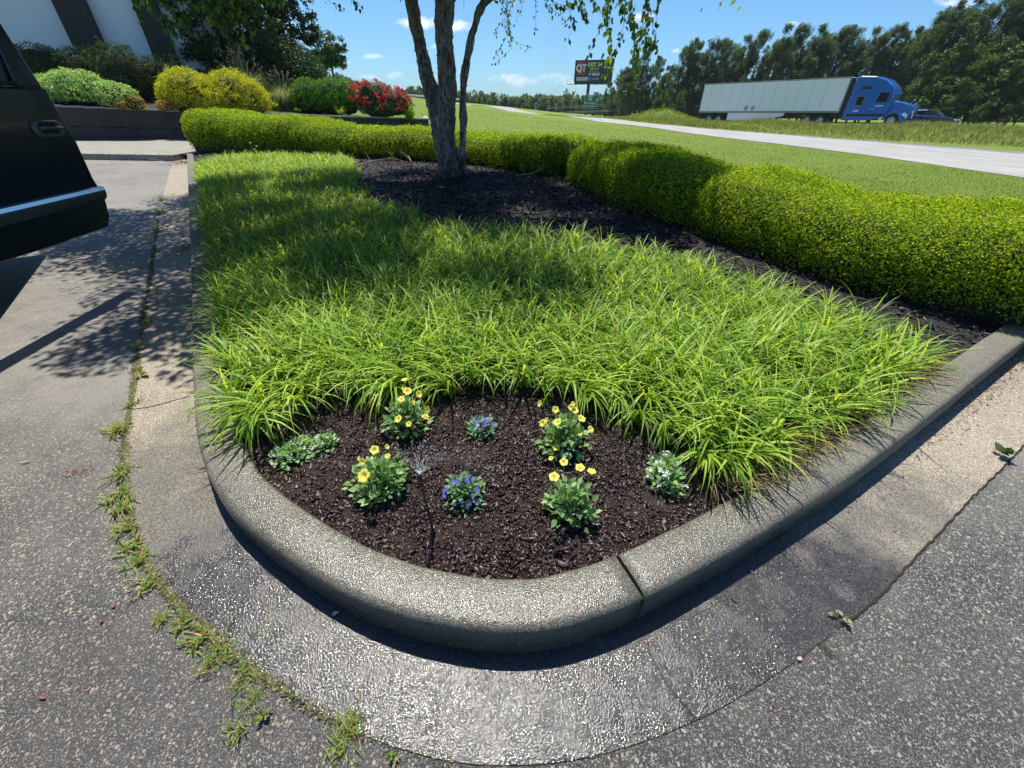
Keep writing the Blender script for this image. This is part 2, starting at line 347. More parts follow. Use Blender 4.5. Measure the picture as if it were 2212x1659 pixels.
def asphalt_mat():
    m, nt, out = mat_new('asphalt'); co0 = objco(nt)
    wv = nn(nt, 'ShaderNodeTexNoise', i_Scale=40.0, i_Detail=2); L(nt, co0, wv.inputs['Vector'])
    co = nn(nt, 'ShaderNodeMix', data_type='VECTOR'); co.inputs[0].default_value = .018; L(nt, co0, co.inputs[4]); L(nt, wv.outputs['Color'], co.inputs[5]); co = co.outputs[1]
    big = noise(nt, co0, .9, 6, .6); n2 = noise(nt, co0, 7, 6, .7)
    base = mixc(nt, ramp(nt, big, [(.35, 0.0), (.65, 1.0)]), (.018, .017, .017), (.050, .046, .043))
    base = mixc(nt, ramp(nt, n2, [(.48, 0.0), (.75, .5)]), base, (.10, .092, .082))
    sx = nn(nt, 'ShaderNodeSeparateXYZ'); L(nt, co0, sx.inputs[0])
    far = ramp(nt, math_(nt, 'MULTIPLY', math_(nt, 'ADD', sx.outputs[1], math_(nt, 'MULTIPLY', big, 1.6)), .2), [(.30, 0.0), (.62, 1.0)])   # older, greyer paving away from the kerb nose
    base = mixc(nt, far, base, mixc(nt, ramp(nt, math_(nt, 'ADD', math_(nt, 'MULTIPLY', n2, .5), math_(nt, 'MULTIPLY', big, .5)), [(.42, 0.0), (.58, 1.0)]), (.085, .077, .068), (.20, .182, .155)))
    m1, c1, v1 = pebbles(nt, co, 92, .60, (.42, .38, .28), (.28, .25, .20)); m2, c2, v2 = pebbles(nt, co, 185, .34, (.40, .375, .33), (.17, .16, .15)); m3, c3, v3 = pebbles(nt, co, 330, .25, (.34, .325, .31), (.11, .105, .10))
    c = mixc(nt, m3, base, c3); c = mixc(nt, m2, c, c2); c = mixc(nt, m1, c, c1)
    c = mixc(nt, math_(nt, 'MULTIPLY', far, .15), c, (.30, .28, .245))
    h = math_(nt, 'ADD', math_(nt, 'MULTIPLY', m1, .6), math_(nt, 'ADD', math_(nt, 'MULTIPLY', m2, .5), noise(nt, co0, 220, 4, .7)))
    wet = wet_mask(nt, co0, .05, .2, 1.9, .85)
    c = mixc(nt, wet, c, mixc(nt, 1.0, c, (.80, .78, .78), 'MULTIPLY'))
    rg = ramp(nt, wet, [(0.0, .75), (1.0, .40)])
    p = pbsdf(nt, c, rg, 0, .5, bump(nt, h, .8, .004)); L(nt, p.outputs[0], out.inputs[0]); return m
def concrete_mat(name, dry, wetc, cx, cy, rx, ry, wr=.22, grain=240, glit=1.0, bd_=.0016, far_=0.0, gs_=240):
    m, nt, out = mat_new(name); co = objco(nt)
    big = noise(nt, co, 2.2, 6, .65); n2 = noise(nt, co, 14, 6, .7); n3 = noise(nt, co, grain, 3, .8)
    c = mixc(nt, ramp(nt, big, [(.35, 0.0), (.68, 1.0)]), dry, tuple(x * .68 for x in dry))
    c = mixc(nt, ramp(nt, n2, [(.48, 0.0), (.75, .55)]), c, (dry[0] * 1.25, dry[1] * 1.2, dry[2] * 1.05))
    c = mixc(nt, ramp(nt, n3, [(.36, .85), (.54, 0.0)]), c, tuple(x * .25 for x in dry)); c = mixc(nt, ramp(nt, n3, [(.56, 0.0), (.68, .6)]), c, tuple(min(.7, x * 2.2) for x in dry))
    vs = nn(nt, 'ShaderNodeTexVoronoi', feature='F1', i_Scale=grain * 1.35); L(nt, co, vs.inputs['Vector']); sc_ = nn(nt, 'ShaderNodeSeparateColor'); L(nt, vs.outputs['Color'], sc_.inputs[0])
    c = mixc(nt, ramp(nt, sc_.outputs[0], [(.0, .75), (.35, 0.0)]), c, tuple(x * .22 for x in dry)); c = mixc(nt, ramp(nt, sc_.outputs[0], [(.66, 0.0), (.95, .7)]), c, tuple(min(.7, x * 2.6) for x in dry))
    m1, c1, _ = pebbles(nt, co, 170, .5, (.34, .32, .26), (.24, .22, .19)); c = mixc(nt, math_(nt, 'MULTIPLY', m1, .45), c, c1)
    wet = wet_mask(nt, co, cx, cy, rx, ry)
    wc = mixc(nt, ramp(nt, n2, [(.4, 0.0), (.7, .8)]), wetc, tuple(x * 1.7 for x in wetc)); wc = mixc(nt, ramp(nt, sc_.outputs[0], [(.0, .7), (.35, 0.0)]), wc, tuple(x * .3 for x in wetc)); wc = mixc(nt, ramp(nt, sc_.outputs[0], [(.6, 0.0), (.95, .8)]), wc, tuple(min(.7, x * 3.6) for x in wetc))
    if far_:
        fm = wet_mask(nt, co, -.2, .5, 2.7, 1.5); c = mixc(nt, fm, mixc(nt, 1.0, c, (2.1, 1.98, 1.85), 'MULTIPLY'), c)
    c = mixc(nt, wet, c, wc)
    moss = ramp(nt, noise(nt, co, 5.5, 5, .65), [(.60, 0.0), (.72, .6)]); c = mixc(nt, moss, c, (.10, .115, .045))
    v = nn(nt, 'ShaderNodeTexVoronoi', feature='SMOOTH_F1', i_Scale=gs_); L(nt, co, v.inputs['Vector'])
    h = math_(nt, 'ADD', v.outputs['Distance'], noise(nt, co, gs_ * .60, 3, .75))
    wn = noise(nt, co, 9, 5, .65); wet2 = math_(nt, 'MULTIPLY', wet, ramp(nt, wn, [(.38, .62), (.50, 1.0)]))
    rg = ramp(nt, wet2, [(0.0, .8), (.55, .34), (1.0, wr)])
    p = pbsdf(nt, c, rg, 0, .5, bump(nt, h, 1.0 * glit, bd_)); L(nt, p.outputs[0], out.inputs[0]); return m
M_asph = asphalt_mat()
M_gut = concrete_mat('gutter_concrete', (.135, .122, .100), (.030, .027, .025), .05, .55, 1.65, .80, wr=.09, grain=300, glit=1.0, bd_=.00150, far_=1.0, gs_=225)
M_kerb = concrete_mat('kerb_concrete', (.145, .136, .105), (.085, .079, .062), .05, .75, 1.6, .95, wr=.17, grain=310, glit=1.0, bd_=.0017, gs_=230)
M_walk = concrete_mat('walk_concrete', (.26, .24, .20), (.2, .18, .16), 0, -50, 1, 1, grain=60, glit=.5)

def flat_poly(name, poly, z, mat, step=None):
    me = bpy.data.meshes.new(name); me.from_pydata([(p[0], p[1], z) for p in poly], [], [tuple(range(len(poly)))]); me.materials.append(mat)
    o = bpy.data.objects.new(name, me); COL.objects.link(o); return tag(o, kind='structure')
sw_y = 12.95
park = [(-40, -8), (40, -8), (40, 14), (15, 11.9)] + [tuple(p) for p in KO[::-1][:: 3] if p[0] < 15] + [(-9.95, 13.4), (-40, 13.4)]
# simple star-shaped split of the parking sheet: left strip, right strip (triangulated strips along the kerb)
def strip_between(name, A, B, z, mat, zb=None):
    V = np.concatenate([np.c_[A, np.full(len(A), z)], np.c_[B, np.full(len(B), z if zb is None else zb)]]); n = len(A)
    i = np.arange(n - 1); return mesh_np(name, V, np.stack([i, i + n, i + n + 1, i + 1], 1), mat)
kk = KO[(KO[:, 0] < 15)]; nose = kk[:, 1].argmin(); outer = []
fan = [(-40, 13.4 + 0 * i) for i in range(1)]
s_ = np.linspace(0, 1, len(kk)); ctrl = np.array([(-40, 13.4), (-40, -10), (0, -10), (40, -10), (40, 24)]); cs = np.array([0, .4, .55, .7, 1.0])
# match parameter so that rows run outwards
par = np.interp(np.arange(len(kk)), [0, nose * .8, nose, nose + (len(kk) - nose) * .2, len(kk) - 1], cs)
outer = np.stack([np.interp(par, cs, ctrl[:, 0]), np.interp(par, cs, ctrl[:, 1])], 1)
tag(strip_between('parking_lot', kk, outer, 0.0, M_asph), kind='structure')
# gutter
go = [gp(u, v, 0) for u, v in [(373, 350), (345, 450), (325, 600), (300, 760), (283, 880), (270, 960), (270, 1060), (300, 1200), (400, 1330), (500, 1420), (640, 1510), (800, 1600), (1000, 1658), (1250, 1650), (1500, 1565), (1700, 1445), (1900, 1290), (2050, 1130), (2212, 960)]]
go = [Vector((p.x, p.y)) for p in go]; go.append(go[-1] + (go[-1] - go[-2]).normalized() * 14); GO = resample(chaikin(go, 3), .05)
ki = resample([Vector(p) for p in KO], .05)
par = np.linspace(0, 1, 700); gA = np.stack([np.interp(par, np.linspace(0, 1, len(KO)), KO[:, k]) for k in (0, 1)], 1)
# nearest ordered partner on GO
idx = 0; gB = []
for p in gA:
    seg = GO[idx: idx + 60]; j = int(np.argmin(np.hypot(seg[:, 0] - p[0], seg[:, 1] - p[1]))); idx += j; gB.append(GO[idx])
gB = np.array(gB)
tag(strip_between('gutter', gA, gB, .005, M_gut), kind='structure')
# kerb: profile swept along the outer edge, in three cast lengths with open joints
prof = [(0.0, -.05), (0.0, KT - .030), (.004, KT - .015), (.013, KT - .004), (.028, KT), (.080, KT + .002), (.145, KT), (.154, KT - .005), (.158, KT - .015), (.158, -.05)]
t_ = unit(np.gradient(KO, axis=0)); nrm = np.stack([-t_[:, 1], t_[:, 0]], 1)
j1 = gp(1385, 1320, .12); jn = int(np.argmin(np.hypot(KO[:, 0] - j1.x, KO[:, 1] - j1.y)))
j2 = gp(410, 560, .16); jl = int(np.argmin(np.hypot(KO[:, 0] - j2.x, KO[:, 1] - j2.y)))
def kerb_piece(a, b, gap=.006):
    Q = KO[a:b + 1].copy(); N = nrm[a:b + 1]; tt = t_[a:b + 1]; Q[0] += tt[0] * gap; Q[-1] -= tt[-1] * gap; V = []
    for k in range(len(Q)):
        for (o_, z_) in prof:
            jz = .0008 * math.sin(k * 1.7 + o_ * 90) + .0010 * math.sin(k * .61 + 3 * z_)
            V.append((Q[k][0] + N[k][0] * (o_ + jz * .8), Q[k][1] + N[k][1] * (o_ + jz * .8), z_ + (jz if z_ > 0 else 0)))
    m = len(prof); F = [(k * m + i, k * m + (i + 1) % m, (k + 1) * m + (i + 1) % m, (k + 1) * m + i) for k in range(len(Q) - 1) for i in range(m)]
    mb = MB(); mb.add(V, F + [tuple(range(m))[::-1], tuple((len(Q) - 1) * m + i for i in range(m))]); o = mb.build('kerb', M_kerb, smooth=False)
    for p in o.data.polygons: p.use_smooth = len(p.vertices) == 4
    return tag(o, kind='structure')
kerb_piece(0, jl); kerb_piece(jl, jn); kerb_piece(jn, len(KO) - 1)
for j_ in (jl, jn):
    c_ = KO[j_] + nrm[j_] * .080; mb = MB(); mb.box((c_[0], c_[1], .055), (.03, .150, .175), math.atan2(t_[j_][1], t_[j_][0])); tag(mb.build('kerb_joint_filler', plain('joint_dark_fill', (.02, .017, .013), .95)), kind='structure')  # dark filler box added to stop sunlight passing through the kerb gap

# ---------------------------------------------------------------- planting bed
FA = [gp(u, v, .18) for u, v in [(495, 975), (545, 930), (625, 885), (735, 868), (860, 865), (1000, 860), (1150, 862), (1280, 880), (1385, 915), (1462, 965), (1535, 1050), (1615, 1115)]]
FA = [Vector((p.x, p.y)) for p in FA]; FAr = resample(chaikin(FA, 2), .05)
def soil_z(x, y): 
    d = d_in(x, y); return .135 + .05 * sstep(d / .5) + .15 * sstep((d - .5) / 3.5)
a_ = int(np.argmin(np.hypot(*(KI - FAr[0]).T))); b_ = int(np.argmin(np.hypot(*(KI - FAr[-1]).T)))
NOSE = [tuple(p) for p in offset_path(KO, .145)[a_:b_ + 1]] + [tuple(p) for p in FAr[::-1]]
kin = offset_path(KO, .15); HEDGE_LINE = [(8.5, 4.9), (5.2, 2.95), (3.6, 3.3), (2.6, 4.6), (1.9, 6.3), (1.4, 9.0), (0, 11.2), (-3, 12.3), (-6, 13.2), (-10.3, 14.6)]
BED = [tuple(p) for p in kin if p[0] < 8.2 and p[1] < 14.5] + HEDGE_LINE
def mulch_mat(name, a, b, wet):
    m, nt, out = mat_new(name); co = objco(nt); n1 = noise(nt, co, 90, 5, .7); n2 = noise(nt, co, 6, 4)
    c = mixc(nt, ramp(nt, n1, [(.35, 0.0), (.65, 1.0)]), a, b); c = mixc(nt, ramp(nt, n2, [(.5, 0.0), (.7, .4)]), c, tuple(x * 1.7 for x in a))
    p = pbsdf(nt, c, .45 if wet else .85, 0, .4, bump(nt, n1, 1.0, .012)); L(nt, p.outputs[0], out.inputs[0]); return m
M_brown = mulch_mat('brown_mulch_soil', (.020, .010, .008), (.055, .026, .021), True)
M_black = mulch_mat('black_mulch_soil', (.010, .009, .010), (.030, .025, .026), False)
def bed_mesh(name, poly, excl, step, mat, lump):
    P_ = np.array(poly); x = np.arange(P_[:, 0].min() - step, P_[:, 0].max() + step, step); y = np.arange(P_[:, 1].min() - step, P_[:, 1].max() + step, step)
    X, Y = np.meshgrid(x, y); Z = soil_z(X, Y); q = np.stack([X.ravel(), Y.ravel(), np.zeros(X.size)], 1); Z = Z + (sinnoise(q, 9, 3) * lump + sinnoise(q, 30, 5) * lump * .5).reshape(X.shape)
    F = grid_faces(len(x), len(y)); cx = X.ravel()[F].mean(1); cy = Y.ravel()[F].mean(1); k = in_poly(cx, cy, poly)
    if excl is not None: k &= ~in_poly(cx, cy, excl)
    F = F[k]; used = np.unique(F); mp_ = np.zeros(X.size, int); mp_[used] = np.arange(len(used)); V = np.stack([X, Y, Z], -1).reshape(-1, 3)[used]
    return tag(mesh_np(name, V, mp_[F], mat, smooth=True), kind='structure')
bed_mesh('brown_mulch_bed', NOSE, None, .012, M_brown, .007)
bed_mesh('black_mulch_bed', BED, NOSE, .05, M_black, .006)
def chips(name, n, poly, excl, smin, smax, flat, mat, long=1.6, dens_y=None, lift=0.006):
    P_ = np.array(poly); out = []; N = 0
    while N < n:
        x = RNG.uniform(P_[:, 0].min(), P_[:, 0].max(), n * 2); y = RNG.uniform(P_[:, 1].min(), P_[:, 1].max(), n * 2); k = in_poly(x, y, poly)
        if excl is not None: k &= ~in_poly(x, y, excl)
        if dens_y is not None: k &= RNG.uniform(size=len(x)) < np.clip((dens_y / np.maximum(y, .3)) ** 1.3, 0, 1)
        out.append(np.stack([x[k], y[k]], 1)); N += k.sum()
    q = np.concatenate(out)[:n]; s = smin + (smax - smin) * RNG.uniform(size=n) ** 3; z = soil_z(q[:, 0], q[:, 1]) + RNG.uniform(0, lift, n)
    s = s * (1 if dens_y is None else np.clip(q[:, 1] / dens_y, 1, 1.5))
    c = np.c_[q, z]; a = RNG.normal(size=(n, 3)); a[:, 2] *= .45; a = unit(a); b = unit(np.cross(a, unit(RNG.normal(size=(n, 3)) * .5 + np.array([0, 0, 1.])))); e = np.cross(a, b)
    lx = s * RNG.uniform(.7, long, n); ly = s * RNG.uniform(.35, .8, n); lz = s * flat * RNG.uniform(.5, 1.2, n); V = []
    sg = [(-1, -1, -1), (1, -1, -1), (1, 1, -1), (-1, 1, -1), (-1, -1, 1), (1, -1, 1), (1, 1, 1), (-1, 1, 1)]
    for g in sg: j = RNG.uniform(.5, 1.1, (n, 3)); V.append(c + a * (lx * g[0] * .5)[:, None] * j[:, :1] + b * (ly * g[1] * .5)[:, None] * j[:, 1:2] + e * (lz * g[2] * .5)[:, None] * j[:, 2:])
    V = np.stack(V, 1).reshape(-1, 3); F = np.array([(3, 2, 1, 0), (4, 5, 6, 7), (0, 1, 5, 4), (1, 2, 6, 5), (2, 3, 7, 6), (3, 0, 4, 7)]); F = (np.arange(n)[:, None, None] * 8 + F[None]).reshape(-1, 4)
    return mesh_np(name, V, F, mat)
def island_mat(name, cols, rough=.6, spec=.4):
    m, nt, out = mat_new(name); g = nn(nt, 'ShaderNodeNewGeometry').outputs['Random Per Island']
    c = ramp(nt, g, cols); n = noise(nt, objco(nt), 220, 3); c = mixc(nt, n, mixc(nt, 1.0, c, (.6, .6, .6), 'MULTIPLY'), c)
    p = pbsdf(nt, c, rough, 0, spec); L(nt, p.outputs[0], out.inputs[0]); return m
M_chipb = island_mat('bark_chip_brown', [(0, (.014, .009, .008)), (.45, (.032, .018, .015)), (.74, (.060, .033, .025)), (.86, (.11, .048, .033)), (.92, (.055, .045, .042)), (.965, (.26, .21, .19)), (1, (.16, .13, .12))], .38, .5)
M_chipk = island_mat('shredded_mulch_black', [(0, (.010, .009, .010)), (.6, (.030, .025, .025)), (.85, (.07, .055, .05)), (.95, (.16, .125, .10)), (1, (.26, .20, .15))], .75, .3)
tag(chips('bark_chips', 36000, NOSE, None, .0035, .021, .30, M_chipb, long=2.4), 'wet brown bark chips covering the flower bed behind the kerb nose', 'mulch', kind='stuff')
tag(chips('shredded_mulch', 52000, BED, NOSE, .012, .045, .12, M_chipk, long=2.6, dens_y=3.0), 'dry black shredded mulch with pale bits around the tree and under the hedge', 'mulch', kind='stuff')

# ================================================================ LILYTURF
lily_in = [gp(u, v, .28) for u, v in [(440, 345), (520, 335), (740, 352), (745, 375), (765, 435), (862, 480), (1050, 520), (1250, 550), (1480, 578), (1640, 634), (1850, 695), (2000, 742), (2065, 775)]]
LILY = [tuple(p) for p in KI[(KI[:, 1] < 14) & (KI[:, 0] < -.95) & (np.arange(len(KI)) < a_ + 3)] ]
LILY = [tuple(q) for q in KI[:a_ + 1] if q[1] < 10.6] + [tuple(p) for p in FAr] + [tuple(q) for q in KI[b_:] if q[0] < 2.55] + [(p.x, p.y) for p in lily_in[::-1]]
LP = np.array(LILY)
def clump_field(n_try, spacing_fn):
    pts = []; cell = {}
    x = RNG.uniform(LP[:, 0].min(), LP[:, 0].max(), n_try); y = RNG.uniform(LP[:, 1].min(), LP[:, 1].max(), n_try); k = in_poly(x + RNG.normal(size=n_try) * np.where(y > 2.5, .10, 0), y + RNG.normal(size=n_try) * np.where(y > 2.5, .12, 0), LILY) & (d_in(x, y) > np.where(x > 0, .075, .02))
    for a, b in zip(x[k], y[k]):
        r = spacing_fn(b); ci, cj = int(a / .12 + 1000), int(b / .12 + 1000); ok = True
        for i in range(ci - 1, ci + 2):
            for j in range(cj - 1, cj + 2):
                for (c, d) in cell.get((i, j), ()):
                    if (a - c) ** 2 + (b - d) ** 2 < r * r: ok = False; break
                if not ok: break
            if not ok: break
        if ok: cell.setdefault((ci, cj), []).append((a, b)); pts.append((a, b))
    return np.array(pts)
cl_ = clump_field(90000, lambda y: .098 if y < 2.4 else (.105 if y < 4 else .115))
nb = 30; per = np.where(cl_[:, 1] < 3.2, nb, 24).astype(int); ci = np.repeat(np.arange(len(cl_)), per); n = len(ci)
ang = RNG.uniform(0, 2 * math.pi, n); out_ = np.stack([np.cos(ang), np.sin(ang)], 1)
# blades at the front lip lean out over the flower bed
fd = seg_dist(cl_[:, 0], cl_[:, 1], FAr, 2)[ci]; lean = np.clip(1 - fd / .30, 0, 1)[:, None]
jj = np.argmin(np.hypot(cl_[:, None, 0] - FAr[None, ::4, 0], cl_[:, None, 1] - FAr[None, ::4, 1]), 1); tof = unit(FAr[::4][jj] - cl_ + np.array([0, -.05]))[ci]
fk = seg_dist(cl_[:, 0], cl_[:, 1], KO, 2)[ci]; jk = np.argmin(np.hypot(cl_[:, None, 0] - KO[None, ::4, 0], cl_[:, None, 1] - KO[None, ::4, 1]), 1); tok = unit(KO[::4][jk] - cl_)[ci]; leank = np.clip(1 - (fk - .1) / .35, 0, 1)[:, None]
out_ = unit(out_ + tof * lean * 1.3 + tok * leank * .5)
hs = (1 + .16 * sinnoise(np.c_[cl_, np.zeros(len(cl_))], 1.7, 9) + RNG.normal(size=len(cl_)) * .10)[ci]
ln = RNG.uniform(.20, .43, n) * hs * np.interp(cl_[ci, 1], [1.7, 2.3, 3.2, 5], [1.0, .86, .80, .72]); base = np.c_[cl_[ci] + RNG.normal(size=(n, 2)) * .014, soil_z(cl_[ci, 0], cl_[ci, 1])]
wd = RNG.uniform(.0075, .0135, n) * np.interp(base[:, 1], [1.8, 2.4, 4, 5], [1.22, 1.0, 1.0, 1.15])
V, F = blades(base, out_, ln, wd, RNG.uniform(1.0, 2.7, n) + lean[:, 0] * .5 + leank[:, 0] * .1, seg=6, lean0=.22)
M_lily = leafmat('lilyturf_leaf', [(.105, .24, .022), (.20, .37, .030), (.33, .50, .050), (.52, .66, .13)], (1.4, 1.2, .45), .50, .45, .32)
tag(mesh_np('lilyturf', V, F, M_lily, smooth=True), 'dense bright green strap-leaved ground cover filling the kerbed island', 'ground cover', kind='stuff')

# ================================================================ HEDGES
def hedge(name, spine, wfun, hfun, base_z, n, size, mat, label, seed=1, group=None, capr=.7, bumpy=.05, undercut=.12, cat='hedge', capends=(True, True)):
    S = resample(chaikin([Vector(p) for p in spine], 3), .12); t = unit(np.gradient(S, axis=0)); Nn = np.stack([-t[:, 1], t[:, 0]], 1)
    s = np.concatenate([[0], np.cumsum(np.linalg.norm(np.diff(S, axis=0), axis=1))]); Ls = s[-1]
    def surf(sv, th, off=0.0):
        p = np.stack([np.interp(sv, s, S[:, k]) for k in (0, 1)], 1); nv = unit(np.stack([np.interp(sv, s, Nn[:, k]) for k in (0, 1)], 1))
        e = np.ones_like(sv)
        if capends[0]: e = np.minimum(e, np.sqrt(np.clip(1 - ((capr - np.minimum(sv, capr)) / capr) ** 2.6, 0.0, 1)))
        if capends[1]: e = np.minimum(e, np.sqrt(np.clip(1 - ((capr - np.minimum(Ls - sv, capr)) / capr) ** 2.6, 0.0, 1)))
        w = wfun(sv / Ls) * e + off; h = hfun(sv / Ls) * (.25 + .75 * e) + off; c, si = np.cos(th), np.sin(th)
        xx = w * np.sign(c) * np.abs(c) ** .55; zz = h * np.clip(si, 0, 1) ** .46
        xx = xx * (1 - undercut * np.clip(1 - zz / np.maximum(h, .01), 0, 1) ** 2)
        P3 = np.c_[p + nv * xx[:, None], base_z(p[:, 0], p[:, 1]) + zz]
        return P3
    # core
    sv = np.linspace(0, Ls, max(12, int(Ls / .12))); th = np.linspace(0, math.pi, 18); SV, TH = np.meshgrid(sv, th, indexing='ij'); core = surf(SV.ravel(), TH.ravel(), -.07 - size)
    F = grid_faces(len(th), len(sv))
    r = np.random.default_rng(seed); a = r.uniform(0, Ls, n * 2); b = r.uniform(-.0, math.pi, n * 2); P3 = surf(a, b)
    d1 = surf(a + .02, b) - P3; d2 = surf(a, b + .02) - P3; nr = np.cross(d1, d2); ar = np.linalg.norm(nr, axis=1); keep = r.uniform(size=len(ar)) < ar / np.percentile(ar, 80)
    P3 = P3[keep][:n]; nr = unit(nr[keep][:n]); cen = P3.copy(); nr = np.where((nr[:, 2] < -.3)[:, None], -nr, nr)
    q = np.c_[np.interp(a[keep][:n], s, S[:, 0]), np.interp(a[keep][:n], s, S[:, 1]), P3[:, 2] * .3]; outv = P3 - q; nr = np.where((np.sum(nr * outv, 1) < 0)[:, None], -nr, nr)
    P3 = P3 + nr * (sinnoise(P3, 2.0, seed) * bumpy + sinnoise(P3, 9.0, seed + 1) * bumpy * .6 + r.normal(size=len(P3)) * .016 - np.abs(r.normal(size=len(P3))) * .03 + (r.uniform(size=len(P3)) < .010) * r.uniform(.01, .07, len(P3)))[:, None]
    Vl, Fl = leaves(P3, nr + np.array([0, 0, .35]), size, .6, .75, rng=r)
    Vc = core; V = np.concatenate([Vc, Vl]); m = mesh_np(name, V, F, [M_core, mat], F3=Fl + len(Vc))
    mi = np.zeros(len(m.data.polygons), np.int32); mi[len(F):] = 1; m.data.polygons.foreach_set('material_index', mi[:len(m.data.polygons)])
    return tag(m, label, cat, group)
M_core = plain('shrub_inner_shade', (.012, .016, .006), .95, var=.4, scale=30)  # near-black core colour painting the shade behind the leaves
M_hedge = leafmat('hedge_leaf', [(.07, .16, .006), (.17, .29, .008), (.36, .48, .012), (.56, .64, .03)], (1.2, 1.2, .25), .52, .5, .15)
M_hedge2 = leafmat('hedge_leaf_dark', [(.06, .13, .010), (.10, .19, .012), (.16, .26, .016)], (1.3, 1.1, .3), .45, .5, .25)
bz = lambda x, y: soil_z(x, y) - .03
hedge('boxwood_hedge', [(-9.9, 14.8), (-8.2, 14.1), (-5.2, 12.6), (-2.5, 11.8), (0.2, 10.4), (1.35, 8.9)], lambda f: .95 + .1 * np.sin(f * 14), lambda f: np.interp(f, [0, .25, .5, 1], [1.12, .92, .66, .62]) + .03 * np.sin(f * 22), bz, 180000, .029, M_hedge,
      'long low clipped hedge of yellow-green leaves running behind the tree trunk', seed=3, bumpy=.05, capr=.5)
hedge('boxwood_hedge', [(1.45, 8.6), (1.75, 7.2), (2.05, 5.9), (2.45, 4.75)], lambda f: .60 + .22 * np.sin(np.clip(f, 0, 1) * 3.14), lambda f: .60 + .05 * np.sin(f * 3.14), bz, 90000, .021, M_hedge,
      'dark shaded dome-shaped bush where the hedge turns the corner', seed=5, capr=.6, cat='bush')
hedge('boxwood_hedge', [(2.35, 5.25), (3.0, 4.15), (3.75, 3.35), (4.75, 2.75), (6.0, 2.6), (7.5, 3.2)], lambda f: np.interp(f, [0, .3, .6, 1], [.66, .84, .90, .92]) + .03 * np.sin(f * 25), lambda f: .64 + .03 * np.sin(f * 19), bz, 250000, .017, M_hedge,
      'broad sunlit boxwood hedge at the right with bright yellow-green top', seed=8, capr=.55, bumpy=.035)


# ================================================================ ROADS
def band(name, A, B, mat, lift, zfun=None, nseg=160, ncross=6):
    """strip between two plan curves, draped on the terrain"""
    A = resample(chaikin([Vector(p) for p in A], 3), .5); B = resample(chaikin([Vector(p) for p in B], 3), .5); u = np.linspace(0, 1, nseg)
    def par(Q): 
        d = np.concatenate([[0], np.cumsum(np.linalg.norm(np.diff(Q, axis=0), axis=1))]); d /= d[-1]; return np.stack([np.interp(u, d, Q[:, k]) for k in (0, 1)], 1)
    A, B = par(A), par(B); t = np.linspace(0, 1, ncross)[None, :, None]; P2 = A[:, None] * (1 - t) + B[:, None] * t
    z = terr(P2[..., 0], P2[..., 1]) + lift + .0006 * np.maximum(P2[..., 1] - 15, 0) if zfun is None else zfun(P2[..., 0], P2[..., 1]) + lift
    V = np.concatenate([P2, z[..., None]], -1).reshape(-1, 3); return tag(mesh_np(name, V, grid_faces(ncross, nseg), mat, smooth=True), kind='structure')
def road_mat(name, a, b, streak):
    m, nt, out = mat_new(name); co = objco(nt); n1 = noise(nt, co, .5, 6, .65); n2 = noise(nt, co, 14, 5, .7)
    mp = nn(nt, 'ShaderNodeMapping'); mp.inputs['Scale'].default_value = (1.6, .06, 1); mp.inputs['Rotation'].default_value = (0, 0, R(4)); L(nt, co, mp.inputs[0]); st = noise(nt, mp.outputs[0], 1.6, 5, .7)
    c = mixc(nt, ramp(nt, n1, [(.35, 0.0), (.7, 1.0)]), a, b); c = mixc(nt, ramp(nt, st, [(.50, 0.0), (.66, .75)]), c, streak); c = mixc(nt, ramp(nt, n2, [(.4, .35), (.6, 0.0)]), c, tuple(x * .6 for x in a))
    p = pbsdf(nt, c, .8, 0, .3, bump(nt, n2, .6, .02)); L(nt, p.outputs[0], out.inputs[0]); return m
M_lane = road_mat('pale_lane', (.40, .385, .36), (.30, .29, .27), (.19, .182, .175))
NA = [(p.x, p.y) for p in rn]; NA = [(15.2, -30), (14.6, 2)] + NA; FB = [(p.x, p.y) for p in rf]; FB = [(25.5, -30), (24.6, 10)] + FB
band('access_road', NA, FB, M_lane, .012)
M_shoulder = road_mat('worn_shoulder', (.16, .155, .15), (.26, .25, .235), (.11, .105, .10))
FC = [(x + .7 + .5 * math.sin(i * 1.3), y + .3) for i, (x, y) in enumerate(FB)]
band('road_shoulder', FB[:5], FC[:5], M_shoulder, .016, nseg=90, ncross=3)
# highway: near edge runs below the truck
hd = Vector((.617, -.787, 0)).normalized(); hn = Vector((.787, .617, 0)).normalized()
T0 = Vector((23.3, 61.5, 0))
def hz(x, y): 
    s_ = (np.asarray(x) - T0.x) * hd.x + (np.asarray(y) - T0.y) * hd.y
    return np.interp(s_, [-60, 0, 16, 60], [.05, .15, .38, .62])
def hp(s, o): q = T0 + hd * s + hn * o; return (q.x, q.y)
M_hwy = road_mat('highway_asphalt', (.20, .20, .20), (.26, .255, .25), (.15, .15, .15))
band('highway', [hp(-90, -1.6), hp(0, -1.6), hp(70, -1.6)], [hp(-90, 9), hp(0, 9), hp(70, 9)], M_hwy, .0, zfun=hz)
M_white = plain('road_paint_white', (.78, .77, .72), .7, var=.08)
band('lane_line', [hp(-90, -.95), hp(0, -.95), hp(70, -.95)], [hp(-90, -.80), hp(0, -.80), hp(70, -.80)], M_white, .006, zfun=hz, ncross=2)
